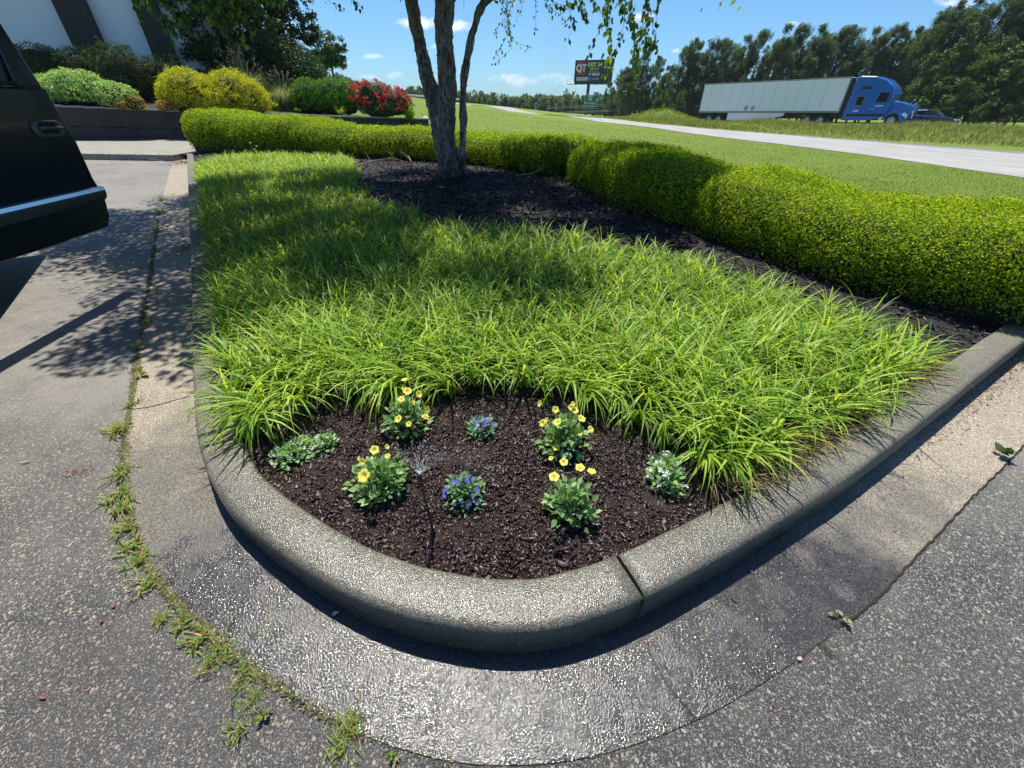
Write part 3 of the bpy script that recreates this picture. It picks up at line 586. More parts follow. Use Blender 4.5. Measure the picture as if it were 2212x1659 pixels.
# tall verge grass between the lane and the highway
def verge(name, n, s0, s1, o0, o1, hgt, wdt, mat, label, cat='grass'):
    s_ = RNG.uniform(s0, s1, n); o_ = RNG.uniform(o0, o1, n); x = T0.x + hd.x * s_ + hn.x * o_; y = T0.y + hd.y * s_ + hn.y * o_
    k = ~in_poly(x, y, NA + FB[::-1]) & ~in_poly(x, y, [(-80, -30)] + NA + [(-80, 130)]) & (seg_dist(x, y, np.array(FB), 1) > .5); x, y = x[k], y[k]; n = len(x)
    z = terr(x, y); a = RNG.uniform(0, 6.28, n); clump = .7 + .5 * (sinnoise(np.c_[x, y, z * 0], .35, 4) + sinnoise(np.c_[x, y, z * 0], 1.6, 6) * .6)
    V, F = blades(np.c_[x, y, z - .02], np.c_[np.cos(a) + .4, np.sin(a)], hgt * RNG.uniform(.5, 1.3, n) * np.clip(clump, .35, 1.6), wdt * RNG.uniform(.6, 1.3, n), RNG.uniform(.2, 1.2, n), seg=2)
    return tag(mesh_np(name, V, F, mat), label, cat, kind='stuff')
M_verge = leafmat('verge_grass', [(.10, .155, .018), (.15, .20, .025), (.22, .245, .05), (.34, .32, .11)], (1.2, 1.1, .5), .4, .6, .2)
verge('verge_grass', 90000, -55, 45, -22, -1.9, .42, .040, M_verge, 'rough tall seeding grass on the strip between the pale lane and the highway')
# fine lawn blades
n = 90000; yy = 7 + 33 * RNG.uniform(size=n) ** 1.6; xx = RNG.uniform(-.55, 1.25, n) * yy; k = (xx < np.interp(yy, [p[1] for p in NA], [p[0] for p in NA]) - .3) & ~in_poly(xx, yy, [(-60, 0), (-60, 60), (-4.5, 40), (-4.0, 23), (-11, 18), (-12, 0)]) & ~in_poly(xx, yy, BED)
xx, yy = xx[k], yy[k]; zz = terr(xx, yy); n = len(xx); a = RNG.uniform(0, 6.28, n)
V, F = blades(np.c_[xx, yy, zz - .01], np.c_[np.cos(a), np.sin(a)], RNG.uniform(.025, .06, n) * (1 + .4 * sinnoise(np.c_[xx, yy, zz * 0], .8, 2)), .010 * (1 + yy / 16), RNG.uniform(.2, 1.4, n), seg=2)
M_lawnb = leafmat('lawn_blade', [(.17, .26, .03), (.23, .32, .04), (.31, .36, .08)], (1.2, 1.1, .5), .4, .6, .2)
tag(mesh_np('lawn_blades', V, F, M_lawnb), 'short mown grass blades of the lawn between hedge and pale lane', 'grass', kind='stuff')

# ================================================================ LEFT GARDEN
M_block = plain('dark_wall_block', (.050, .046, .042), .9, var=.5, scale=2.5, bmp=.5, bscale=30)
M_cap = plain('wall_cap_concrete', (.33, .32, .29), .85, var=.2, scale=5, bmp=.3)
def capz(x): return np.interp(x, [-57.4, -17.5, -12.5, -4.55], [1.5, 1.28, 1.11, .93])
wl = [Vector(p) for p in WALL]; wall = thing('retaining_wall', 'low dark block retaining wall with pale coping holding up the raised garden', 'wall', (wl[1].x, wl[1].y, 0))
def wall_run(a, b, y0, th=.22):
    n = max(2, int((b - a).length / .61)); d = (b - a).normalized(); nr = Vector((-d.y, d.x)); 
    return n, d, nr
mbw = MB(); mbc = MB(); org = Vector((wl[1].x, wl[1].y, 0))
def runs(a, b, hgt=.2):
    d = (b - a).normalized(); nr = Vector((-d.y, d.x)); Ln = (b - a).length; n = int(Ln / .62)
    for k in range(n):
        p = a + d * ((k + .5) * Ln / n); z1 = float(capz(p.x)); rows = 3
        for r_ in range(5):
            zt = z1 - .06 - r_ * .30
            if zt < .05: continue
            off = (Ln / n) * (.5 if r_ % 2 else 0); q = p + d * off + nr * (.0 + random.uniform(-.004, .004))
            mbw.box(Vector((q.x, q.y, zt - .15)) - org, (Ln / n - .004, .20, .297), math.atan2(d.y, d.x))
        mbc.box(Vector((p.x, p.y, z1 - .028)) - org, (Ln / n + .001 * (k % 2), .27, .055), math.atan2(d.y, d.x))
    q0, q1 = a - nr * -.05, b - nr * -.05
runs(wl[1] - (wl[1] - wl[0]).normalized() * 14, wl[1]); runs(wl[1], wl[2]); runs(wl[2], wl[2] + Vector((-1.45, 6.5)))
mbw.build('block_course', M_block, wall, bevel=.008); mbc.build('coping', M_cap, wall, bevel=.01)
# raised garden ground
def gz(x, y):
    d = np.abs((x + 17.5) * (-6.5) + (y - 17.5) * 13.3) / 14.8; return capz(x) - .07 + .10 * np.minimum(d, 12) * np.interp(x, [-20, -6], [1.0, .25])
GP = [(-48, 2.7), (-17.5, 17.62), (-4.65, 24.0), (-6.1, 30.5), (-8, 40), (-48, 44)]
def gridpoly(name, poly, step, zf, mat, cond=None):
    P_ = np.array(poly); x = np.arange(P_[:, 0].min(), P_[:, 0].max() + step, step); y = np.arange(P_[:, 1].min(), P_[:, 1].max() + step, step); X, Y = np.meshgrid(x, y)
    F = grid_faces(len(x), len(y)); cx = X.ravel()[F].mean(1); cy = Y.ravel()[F].mean(1); k = in_poly(cx, cy, poly)
    if cond is not None: k &= cond(cx, cy)
    F = F[k]; used = np.unique(F); mp_ = np.zeros(X.size, int); mp_[used] = np.arange(len(used)); V = np.stack([X, Y, zf(X, Y)], -1).reshape(-1, 3)[used]
    return tag(mesh_np(name, V, mp_[F], mat, smooth=True), kind='structure')
mown = lambda x, y: ((y - 17.5) * 13.3 - (x + 17.5) * 6.5) / 14.8 > np.interp(x, [-16, -11, -9], [2.6, 1.4, .45])
gridpoly('garden_mulch', GP, .2, gz, M_black, lambda x, y: ~mown(x, y)); gridpoly('garden_lawn', GP, .2, gz, M_lawn, mown)
# sidewalk and its kerb
Wm = [(-60, 13.0), (-9.85, 13.0), (-9.2, 14.0), (-10.9, 20.6), (-17.5, 17.35), (-60, -3.4)]
mb = MB(); 
slabs = [-60, -40, -30, -24, -19.6, -15.3, -12.1, -9.95]
def wy(x): return np.interp(x, [-60, -17.5, -4.55], [-3.3, 17.38, 23.7])
for a, b in zip(slabs[:-1], slabs[1:]):
    y1a, y1b = max(13.3, wy(a)), max(13.3, wy(b))
    if y1b < 13.5: continue
    mb.prism([(a + .008, 13.02), (b - .008, 13.02), (b - .008 + (0 if b < -10 else -1.2), y1b), (a + .008, y1a)], -.1, .155, 'z')
tag(mb.build('sidewalk', M_walk, bevel=.012), kind='structure')
mb = MB(); mb.prism([(-10.6, 14.6), (-9.9, 13.4), (-8.8, 16), (-9.5, 20.9), (-11.2, 20.3)], .0, .13, 'z'); tag(mb.build('sidewalk_end_soil', M_black), kind='structure')

# building
M_stucco = plain('white_stucco', (.82, .84, .86), .9, var=.10, scale=1.5, bmp=.5, bscale=26)
M_pil = plain('dark_brown_timber', (.035, .028, .024), .7, var=.4, scale=4, bmp=.3)
M_frame = plain('grey_board', (.35, .35, .34), .7)
bld = thing('building', 'white stucco building wall with dark leaning posts behind the shrubs', 'building', (-22, 25.2, 1.5))
bd = Vector((.93, .37, 0)).normalized(); bnm = Vector((.37, -.93, 0)).normalized()
def bpt(u, v, y): return at(u, v, y) - Vector(bld.location)
ang_b = math.atan2(bd.y, bd.x); c0 = Vector((-15.0, 26.6, 0)); c1 = c0 - bd * 26
mb = MB(); mid = (c0 + c1) / 2 - bnm * 4; mb.box(mid - Vector(bld.location) + Vector((0, 0, 4.5)), (26, 8, 9), ang_b); mb.build('wall', M_stucco, bld)
mb = MB(); mb.box(mid - Vector(bld.location) + Vector((0, 0, 9.25)), (28, 10, .5), ang_b); mb.build('roof', M_pil, bld, bevel=.05)
def pillar(u, wpx, name='post'):
    # foot in front of the wall line at pixel column u
    best = None
    for y in np.arange(16, 32, .02):
        p = at(u, 130, y); 
        if (Vector((p.x, p.y, 0)) - c0).dot(bnm) < .25: best = p; break
    mb = MB(); mb.box(Vector((best.x, best.y, 5.0)) - Vector(bld.location), (wpx, .34, 8.6), ang_b); return mb.build(name, M_pil, bld, bevel=.02)
pillar(208, 1.2); pillar(360, .95); pillar(-90, 1.4)
mb = MB(); mb.box(c0 - bd * .12 + bnm * .05 - Vector(bld.location) + Vector((0, 0, 4.4)), (.25, .2, 8.7), ang_b); mb.build('corner_board', M_frame, bld)

# ---------------------------------------------------------------- shrubs and trees
def ell_pts(n, c, r, rng, shell=.35, zmin=-1.0):
    d = unit(rng.normal(size=(int(n * 1.6), 3))); d = d[d[:, 2] > zmin][:n]; rr = 1 - shell * rng.uniform(size=(len(d), 1)) ** 2
    return np.asarray(c) + d * rr * np.asarray(r), unit(d / np.asarray(r))
def clumpy(n, c, r, rng, nc, cr, shell=.5, zmin=-.8, seed=0, outward=.5):
    """foliage as many small clumps spread through and over an ellipsoid"""
    d = unit(rng.normal(size=(nc * 2, 3))); d = d[d[:, 2] > zmin][:nc]; k = 1 - shell * rng.uniform(size=(len(d), 1)) ** 1.5; C = np.asarray(c) + d * k * np.asarray(r)
    C += sinnoise(C, 1.2 / max(r), seed)[:, None] * d * np.asarray(r) * .18
    per = n // len(C); ci = np.repeat(np.arange(len(C)), per); sz = cr * rng.uniform(.6, 1.3, len(C)); o = unit(rng.normal(size=(len(ci), 3))) * (rng.uniform(size=(len(ci), 1)) ** .5) * sz[ci][:, None]; o[:, 2] *= .7
    return C[ci] + o, unit(unit(o) * (1 - outward) + d[ci] * outward + np.array([0, 0, .25]))
def foliage(name, parts, size, mat, parent, aspect=.6, tilt=.7, down=0.0, rng=RNG):
    P_ = np.concatenate([p for p, _ in parts]); N_ = np.concatenate([q for _, q in parts]); V, F3 = leaves(P_, N_, size, aspect, tilt, down, rng); return mesh_np(name, V, None, mat, parent, F3=F3)
def core(name, blobs, parent, mat=None, k=.72):
    """dark branch mass inside a dense shrub, as crossing twigs"""
    mb = MB()
    for (c, r) in blobs:
        c = Vector(c); 
        for i in range(26):
            d = Vector(unit(np.random.default_rng(i + 3).normal(size=3))); d.z = abs(d.z); e = c + Vector((d.x * r[0], d.y * r[1], d.z * r[2])) * k
            b = Vector((c.x, c.y, c.z - r[2] * .8)); mb.tube([b, b.lerp(e, .5) + Vector((0, 0, r[2] * .1)), e], [.02, .014, .005], 5)
    return mb.build(name, mat or M_bark0, parent)
M_bark0 = plain('shrub_bark', (.07, .05, .035), .9, var=.4, scale=30)
def shrub(name, label, cat, loc, blobs, n, size, mat, group=None, tilt=.7, aspect=.6, seed=0, clump=.12, flatcore=True, extra=None, down=0.0):
    t = thing(name, label, cat, loc, 0, group); rng = np.random.default_rng(seed + 50); tot = sum(b[1][0] * b[1][2] for b in blobs); parts = []
    for (c, r) in blobs:
        nn_ = int(n * r[0] * r[2] / tot); a = clumpy(nn_ // 2, c, r, rng, max(30, nn_ // 60), clump, .25, -.55, seed); b = ell_pts(nn_ // 2, c, [q * .97 for q in r], rng, .25, -.6); b = (b[0] + b[1] * (sinnoise(b[0], 3.0, seed) * clump * .6)[:, None], b[1])
        parts += [a, b]
    foliage('foliage', parts, size, mat, t, aspect, tilt, down, rng)
    # solid near-black hull painting the shade inside the shrub
    V = []; F = []; mb = MB()
    for (c, r) in blobs:
        prof = [(.01, -.85), (.55, -.75), (.8, -.3), (.82, .1), (.65, .55), (.35, .75), (.01, .82)]
        vs = []; nseg = 14
        for (rr, h) in prof:
            for k in range(nseg):
                a = 2 * math.pi * k / nseg; wv = 1 + .06 * math.sin(3 * a + seed); vs.append((c[0] + math.cos(a) * rr * r[0] * wv * .9, c[1] + math.sin(a) * rr * r[1] * wv * .9, c[2] + h * r[2] * .9))
        mb.add(vs, [(i * nseg + k, i * nseg + (k + 1) % nseg, (i + 1) * nseg + (k + 1) % nseg, (i + 1) * nseg + k) for i in range(len(prof) - 1) for k in range(nseg)])
    mb.build('shade_core', M_core, t, smooth=True)
    return t
def px(u, v, y): p = at(u, v, y); return p
M_dk = leafmat('dark_shrub_leaf', [(.018, .045, .008), (.03, .07, .012), (.05, .10, .014), (.09, .14, .02)], (1.2, 1.1, .4), .3, .6, .15)
M_gold = leafmat('gold_cypress_leaf', [(.42, .46, .02), (.60, .62, .03), (.74, .70, .06), (.34, .42, .03)], (1.1, 1.0, .4), .5, .6, .3)
M_vari = leafmat('variegated_leaf', [(.22, .42, .06), (.32, .56, .10), (.62, .72, .36), (.40, .60, .15)], (1.1, 1.1, .6), .4, .4, .4)
M_clip = leafmat('clipped_green_leaf', [(.05, .18, .008), (.08, .27, .012), (.14, .36, .02)], (1.2, 1.1, .3), .42, .5, .25)
M_ever = leafmat('evergreen_leaf', [(.018, .045, .012), (.028, .06, .015), (.045, .085, .02)], (1.2, 1.1, .4), .3, .5, .3)
M_mid = leafmat('broad_tree_leaf', [(.035, .085, .014), (.055, .12, .018), (.085, .16, .025)], (1.2, 1.1, .4), .35, .45, .35)
def zb(x, y): return float(gz(np.array(x), np.array(y)))
def on_garden(u, y, v=150): p = at(u, v, y); return (p.x, p.y, zb(p.x, p.y))
g = on_garden(140, 18.6); shrub('variegated_shrub', 'low spreading shrub of pale lime and white leaves behind the car door', 'shrub', g, [((-1.2, 0, .4), (1.3, .8, .55)), ((.1, .1, .50), (1.3, .8, .62)), ((1.35, .1, .33), (.8, .6, .42))], 22000, .065, M_vari, seed=1, tilt=.9)
for i, (u, y, rx, rz_, lab) in enumerate([(95, 21.6, 1.35, .95, 'dark shrub against the white wall, nearest the car door'), (185, 21.8, 1.2, .98, 'dark rounded shrub below the left dark post of the building'), (262, 21.4, 1.25, 1.1, 'large black-green shrub between the lime shrub and the golden bushes'), (345, 22.4, 1.35, .95, 'dark green shrub with sunlit tips below the right dark post')]):
    g = on_garden(u, y); shrub('dark_shrub', lab, 'shrub', g, [((0, 0, rz_ * .75), (rx, 1.0, rz_ * (1.05 if i != 2 else 1.1)))], 6000, .06, M_dk, 'dark shrubs along the building', seed=3 + i)
for i, (u, y, rx, rz_, lab) in enumerate([(395, 19.7, 1.05, .88, 'golden yellow feathery bush, the left one of the pair on the raised bed'), (492, 20.6, 1.20, .90, 'golden yellow feathery bush, rounder right one of the pair beside the tall pale grass')]):
    g = on_garden(u, y); shrub('golden_bush', lab, 'bush', g, [((-.1, 0, rz_ * .72), (rx, .95, rz_ * .95)), ((.45, .1, rz_ * .55), (rx * .75, .8, rz_ * .75)), ((-.5, -.1, rz_ * .55), (rx * .7, .7, rz_ * .75))], 20000, .075, M_gold, 'golden bushes on the raised bed', seed=11 + i, tilt=.9, aspect=.35, clump=.17)
g = on_garden(690, 23.4); shrub('clipped_bush', 'clipped box-shaped dark green bush beside the red rose bush', 'bush', (g[0], g[1], g[2]), [((-.75, 0, .62), (.95, .8, .85)), ((.35, 0, .62), (1.1, .8, .85)), ((.95, .1, .60), (.75, .7, .8))], 20000, .055, M_clip, seed=21, clump=.06)
M_nan = leafmat('orange_tip_leaf', [(.35, .30, .05), (.50, .22, .05), (.30, .35, .06)], (1.1, 1, .4), .35)
for i, (u, y, s, lab) in enumerate([(325, 18.8, .32, 'small orange-tipped plant in the mulch left of the golden bushes'), (258, 18.6, .42, 'straw-yellow low plant at the right foot of the lime shrub'), (228, 18.3, .26, 'smallest yellow tuft at the edge of the raised bed')]):
    g = on_garden(u, y); shrub('low_plant', lab, 'plant', g, [((0, 0, s * .5), (s, s * .8, s * .6))], 900, .06, M_nan, 'small tinted plants in the raised bed', seed=31 + i, clump=.05)
# red rose bush
g = on_garden(812, 23.2); rose = shrub('rose_bush', 'bushy rose covered in red blossom at the end of the raised bed', 'rose bush', g, [((-.35, 0, .75), (1.0, .7, .75)), ((.7, 0, .55), (.85, .6, .55)), ((0, -.1, .35), (1.1, .7, .4))], 9000, .05, leafmat('rose_leaf', [(.05, .10, .02), (.09, .16, .03), (.16, .20, .06)], (1.2, 1.1, .4), .35), seed=41)
M_red = leafmat('red_petal', [(.55, .02, .03), (.70, .03, .05), (.62, .06, .07), (.75, .10, .10)], (1.0, .6, .6), .3)
rg = np.random.default_rng(5); pr = [clumpy(2100, (-.35, -.05, .78), (1.02, .72, .78), rg, 75, .10, .08, -.3, 4), clumpy(1500, (.7, -.05, .55), (.88, .62, .6), rg, 55, .10, .08, -.3, 5)]
fo = foliage('blossoms', pr, .06, M_red, rose, .9, .9, rng=rg); fo['kind'] = 'stuff'
# ornamental grasses
M_og = leafmat('pale_grass_blade', [(.20, .26, .10), (.30, .36, .16), (.45, .48, .28)], (1.1, 1.1, .6), .35)
M_plume = plain('grass_plume', (.26, .19, .15), .9)
def orn(label, loc, hgt, n, spread, seed, plumes=60):
    t = thing('ornamental_grass', label, 'grass clump', loc, 0, 'ornamental grasses behind the golden bushes'); r = np.random.default_rng(seed); a = r.uniform(0, 6.28, n); b = np.c_[np.cos(a) * r.uniform(0, .3, n), np.sin(a) * r.uniform(0, .3, n), np.zeros(n)]
    V, F = blades(b, np.c_[np.cos(a), np.sin(a)], r.uniform(.6, 1.0, n) * hgt, .016, r.uniform(.7, 1.9, n), seg=4, rng=r, lean0=spread); mesh_np('leaf_blades', V, F, M_og, t, smooth=True)
    mb = MB(); h2 = MB()
    for k in range(plumes):
        an = r.uniform(0, 6.28); ln_ = r.uniform(.05, .55); top = Vector((math.cos(an) * hgt * ln_, math.sin(an) * hgt * ln_, hgt * r.uniform(.85, 1.15) * (1.05 - .5 * ln_))); m_ = Vector((top.x * .4, top.y * .4, top.z * .6)); mb.tube([(top.x * .1, top.y * .1, 0), m_, top], [.006, .005, .003], 4)
        e = top + Vector((math.cos(an) * .1, math.sin(an) * .1, .14)); h2.tube([top, top.lerp(e, .4), e + Vector((0, 0, -.04))], [.008, .03, .004], 5)
    mb.build('stems', M_og, t); h2.build('plumes', M_plume, t); return t
g = on_garden(520, 23.2); orn('taller ornamental grass with brown plumes behind the golden bushes', g, 2.0, 1500, .35, 3)
g = on_garden(600, 23.6); orn('shorter silvery ornamental grass with plumes left of the clipped bush', g, 1.45, 1200, .45, 4, 40)
def tuft(name, label, cat, loc, hgt, n, wd, mat, lean=.5, seed=0, group=None, droop=(.6, 1.6)):
    r = np.random.default_rng(seed); a = r.uniform(0, 6.28, n); V, F = blades(np.c_[r.normal(size=(n, 2)) * hgt * .08, np.zeros(n)], np.c_[np.cos(a), np.sin(a)], hgt * r.uniform(.6, 1.1, n), wd, r.uniform(*droop, n), seg=4, rng=r, lean0=lean)
    o = mesh_np(name, V, F, mat, smooth=True); o.location = loc; return tag(o, label, cat, group)
p_ = at(884, 250, 23.2); tuft('daylily_clump', 'bright green arching leaf clump between the red rose bush and the wall end', 'plant', (p_.x, p_.y, zb(p_.x, p_.y)), .85, 260, .022, M_lily, .55, 5)
p_ = at(735, 238, 22.6); tuft('daylily_clump', 'small green leaf tuft between the clipped bush and the rose', 'plant', (p_.x, p_.y, zb(p_.x, p_.y)), .5, 120, .02, M_lily, .5, 6)

def limb_tree(name, label, cat, loc, trunk, crowns, n, size, mat, group=None, seed=0, clump=.5, trad=.15, bark=None, shell=.7, tilt=.7, nc=90):
    t = thing(name, label, cat, loc, 0, group); rng = np.random.default_rng(seed); mb = MB(); mb.tube(trunk, [trad * (1 - .55 * i / (len(trunk) - 1)) for i in range(len(trunk))], 9)
    top = Vector(trunk[-1])
    for (c, r) in crowns:
        for i in range(9):
            e = Vector(c) + Vector(unit(rng.normal(size=3)) * np.array(r) * .75); a = Vector(trunk[len(trunk) // 2]).lerp(top, rng.uniform(.1, 1)); mb.tube([a, a.lerp(e, .5) + Vector((0, 0, -.05 * r[2])), e], [trad * .35, trad * .22, trad * .06], 5)
    mb.build('trunk', bark or M_bark0, t); tot = sum(r[0] * r[2] for c, r in crowns); parts = [clumpy(int(n * r[0] * r[2] / tot), c, r, rng, max(12, int(nc * r[0] * r[2] / tot)), clump, shell, -.9, seed + i) for i, (c, r) in enumerate(crowns)]
    foliage('crown', parts, size, mat, t, .6, tilt, rng=rng); return t
p_ = at(505, 180, 26); limb_tree('evergreen_tree', 'huge dark ivy-clad evergreen at the right corner of the white building', 'tree', (p_.x, p_.y, 1.6), [(0, 0, 0), (0, 0, 3), (0, 0, 7)], [((-.4, 0, 3.0), (1.6, 1.5, 3.6)), ((1.2, .2, 3.2), (1.9, 1.6, 3.2)), ((0, 0, 6.5), (2.2, 2, 2.5)), ((1.6, 0, 1.2), (1.5, 1.2, 1.6))], 30000, .16, M_ever, seed=61, clump=.4, shell=.5, nc=420)
p_ = at(600, 100, 29.5); limb_tree('broadleaf_tree', 'tall dark broadleaf tree behind the domed shrub', 'tree', (p_.x, p_.y, 1.8), [(0, 0, 0), (.1, 0, 2.5), (.2, 0, 5)], [((-.2, 0, 3.6), (1.9, 1.6, 2.6)), ((.9, 0, 4.8), (1.5, 1.4, 1.7)), ((1.9, 0, 3.0), (.8, .8, .6))], 13000, .17, M_ever, seed=62, clump=.35, nc=160)
p_ = at(622, 130, 27.5); shrub('domed_shrub', 'large domed mid-green shrub behind the ornamental grasses', 'shrub', (p_.x, p_.y, 1.6), [((0, 0, 1.3), (1.75, 1.4, 1.45)), ((-1.1, .1, 1.2), (1.1, 1, 1.5)), ((1.1, 0, .8), (1.1, 1, 1.0))], 14000, .10, M_mid, seed=63, clump=.22)
p_ = at(716, 150, 36); limb_tree('small_tree', 'small round-headed tree with bare lower stems against the sky', 'tree', (p_.x, p_.y, 2.6), [(0, 0, 0), (.05, 0, .8), (.1, 0, 1.3)], [((.15, 0, 2.0), (1.15, 1.1, 1.05)), ((-.75, 0, 1.6), (.8, .8, .75)), ((.5, 0, 1.3), (.7, .7, .5))], 6500, .13, M_mid, seed=64, clump=.26, trad=.09, shell=.8, nc=90)

# ---------------------------------------------------------------- far woods
M_pine = leafmat('pine_needles', [(.055, .100, .045), (.08, .135, .055), (.115, .175, .070), (.15, .21, .09)], (1.1, 1.1, .5), .45, .6, .25)
M_wood = leafmat('deciduous_leaf', [(.05, .11, .02), (.08, .16, .025), (.12, .21, .035), (.05, .08, .02)], (1.2, 1.1, .4), .4, .5, .3)
M_barkp = plain('pine_bark', (.065, .048, .04), .9, var=.4, scale=3)
def pine(seed, h, label, n=13000, name='pine_tree'):
    t = thing(name, label, 'tree', (0, 0, 0), 0, 'pine trees beyond the highway'); r = np.random.default_rng(seed); lean = r.normal(size=2) * .03
    tr = [(lean[0] * h * k * k, lean[1] * h * k * k, h * k) for k in (0, .25, .5, .75, .97)]; mb = MB(); mb.tube(tr, [.19, .16, .12, .07, .02], 7); C = []; 
    for i in range(64):
        k = r.uniform(.08, 1.0) if i % 3 else r.uniform(.35, 1.0); z = k * h; a = r.uniform(0, 6.28); rad = (1.0 - k) ** .55 * h * .24 * r.uniform(.55, 1.15) + .3; b = Vector((lean[0] * h * k * k, lean[1] * h * k * k, z)); e = b + Vector((math.cos(a) * rad, math.sin(a) * rad, rad * r.uniform(.15, .55)))
        mb.tube([b, b.lerp(e, .6) + Vector((0, 0, -.1)), e], [.05, .035, .012], 4); C += [tuple(e), tuple(b.lerp(e, .62)), tuple(b.lerp(e, .85) + Vector((r.normal() * .3, r.normal() * .3, .25)))]
    C.append((lean[0] * h, lean[1] * h, h)); C = np.array(C); per = n // len(C); ci = np.repeat(np.arange(len(C)), per); o = unit(r.normal(size=(len(ci), 3))) * (r.uniform(size=(len(ci), 1)) ** .45) * np.array([.42, .42, .66]) * r.uniform(.6, 1.2, len(C))[ci][:, None]
    mb.build('trunk', M_barkp, t); V, F3 = leaves(C[ci] + o, unit(o) + np.array([0, 0, .3]), .27, .26, .9, -1.2, rng=r); mesh_np('crown', V, None, M_pine, t, F3=F3); return t
def broad(seed, h, wd, label, n=6000, mat=None, name='broadleaf_tree', group='leafy trees beyond the highway'):
    r = np.random.default_rng(seed); cr = [((r.normal() * .2 * wd, r.normal() * .2 * wd, h * f), (wd * q * r.uniform(.85, 1.15), wd * q, h * .17)) for f, q in ((.25, .55), (.42, .6), (.58, .58), (.74, .46), (.88, .3))]
    return limb_tree(name, label, 'tree', (0, 0, 0), [(0, 0, 0), (.1, 0, h * .35), (.1, .1, h * .85)], cr, n, .36, mat or M_wood, group, seed, .62, .16, M_barkp, .7, .7, 130)
PROT = [pine(101, 12.5, 'x'), pine(102, 13.5, 'x'), pine(103, 11.5, 'x'), pine(104, 14.5, 'x')]; BROT = [broad(111, 12, 4.2, 'x'), broad(112, 10, 3.6, 'x'), broad(113, 14, 5.0, 'x')]
used_p = set()
def place(prots, i, x, y, s, label, sink=.2):
    src = prots[i % len(prots)]; o = src if src.name not in used_p else copy_tree(src); used_p.add(src.name)
    o.location = (x, y, float(terr(x, y)) - sink); o.rotation_euler = (0, 0, random.uniform(0, 6.28)); o.scale = (s * random.uniform(.95, 1.15), s * random.uniform(.95, 1.15), s); o['label'] = label; return o
# row of pines behind the trailer: (column u, top row v, distance)
tops = [(1316, 178, 118), (1338, 158, 112), (1358, 132, 106), (1380, 118, 100), (1402, 113, 98), (1424, 124, 98), (1442, 146, 100), (1460, 138, 98), (1478, 104, 95), (1500, 85, 93), (1522, 98, 95), (1545, 82, 92), (1568, 88, 92), (1592, 92, 95), (1612, 82, 92), (1635, 84, 90), (1655, 70, 90),
        (1680, 92, 92), (1700, 62, 88), (1722, 78, 90), (1745, 58, 88), (1768, 74, 88), (1792, 60, 86), (1812, 68, 88), (1838, 62, 86), (1862, 58, 86), (1885, 66, 86), (1908, 70, 84), (1932, 62, 84), (1950, 88, 84), (1962, 72, 82)]
for i, (u, v, d) in enumerate(tops):
    d = d * .92; p = at(u, v, d); zt = p.z; z0 = float(terr(p.x, p.y)); pr = PROT[i % 4]; hh = [12.5, 13.5, 11.5, 14.5][i % 4]
    lab = 'dark wind-ruffled pine in the row standing behind the white trailer'
    if u < 1330: lab = 'shorter pine at the left end of the row, behind the billboard post'
    elif u < 1420: lab = 'tall pine in the left clump between the billboard and the trailer'
    elif u < 1475: lab = 'low pine in the dip between the left clump and the row behind the trailer'
    elif u > 1905: lab = 'pine at the right end of the row, above the nose of the blue truck'
    elif u > 1825: lab = 'pine rising above the roof of the blue truck cab'
    place(PROT, i, p.x, p.y, (zt - z0) / hh, lab)
for i, (u, v, d) in enumerate([(1326, 188, 104), (1355, 150, 92), (1398, 140, 90), (1445, 165, 90), (1500, 130, 86), (1548, 128, 85), (1600, 125, 85), (1660, 120, 84), (1725, 110, 83), (1785, 105, 82), (1850, 105, 81), (1920, 110, 80)]):
    p = at(u, v, d); z0 = float(terr(p.x, p.y)); place(PROT, i + 1, p.x, p.y, (p.z - z0) / [12.5, 13.5, 11.5, 14.5][(i + 1) % 4], 'smaller front pine among the trunks of the row beyond the highway')
# right-hand wood, nearer and taller
for i, (u, v, d) in enumerate([(1990, 105, 78), (2005, 60, 76), (2028, 40, 74), (2050, 22, 73), (2075, 30, 72), (2098, 8, 70), (2125, -5, 69), (2150, 5, 68), (2178, -12, 67), (2205, -8, 66), (2240, -20, 65), (2285, -20, 64), (2340, -10, 63)]):
    p = at(u, v, d); z0 = float(terr(p.x, p.y)); place(PROT, i, p.x, p.y, (p.z - z0) / [12.5, 13.5, 11.5, 14.5][i % 4], 'towering pine in the dark wood at the right edge of the picture' if u > 2060 else 'pine at the left edge of the dark right-hand wood')
for i, (u, v, d) in enumerate([(1995, 170, 70), (2035, 120, 68), (2080, 105, 66), (2120, 60, 64), (2165, 90, 63), (2200, 70, 62), (2020, 200, 65), (2100, 170, 61), (2150, 190, 60), (2195, 160, 59), (2255, 60, 60), (2320, 60, 58), (2060, 215, 62), (2130, 220, 58), (2190, 222, 57)]):
    p = at(u, v, d); z0 = float(terr(p.x, p.y)); hh = [12, 10, 14][i % 3]; place(BROT, i, p.x, p.y, (p.z - z0) / hh, 'leafy green tree filling the front of the right-hand wood behind the blue car')
for i, (u, v, d, lab) in enumerate([(1290, 212, 112, 'light green young tree just right of the green road sign'), (1325, 215, 108, 'bushy green tree under the pines, second to the right of the road sign'), (1365, 222, 98, 'low bright sapling at the foot of the left pine clump'), (1238, 218, 135, 'pale green tree left of the green road sign'), (1430, 190, 84, 'leafy green bush-like tree on the grassy mound left of the trailer'), (1470, 195, 80, 'bright green tree touching the back of the trailer')]):
    p = at(u, v, d); z0 = float(terr(p.x, p.y)); hh = [12, 10, 14][i % 3]; place(BROT, i, p.x, p.y, max(.25, (p.z - z0) / hh), lab)
for pr in PROT + BROT:
    if pr.name not in used_p: bpy.data.objects.remove(pr)
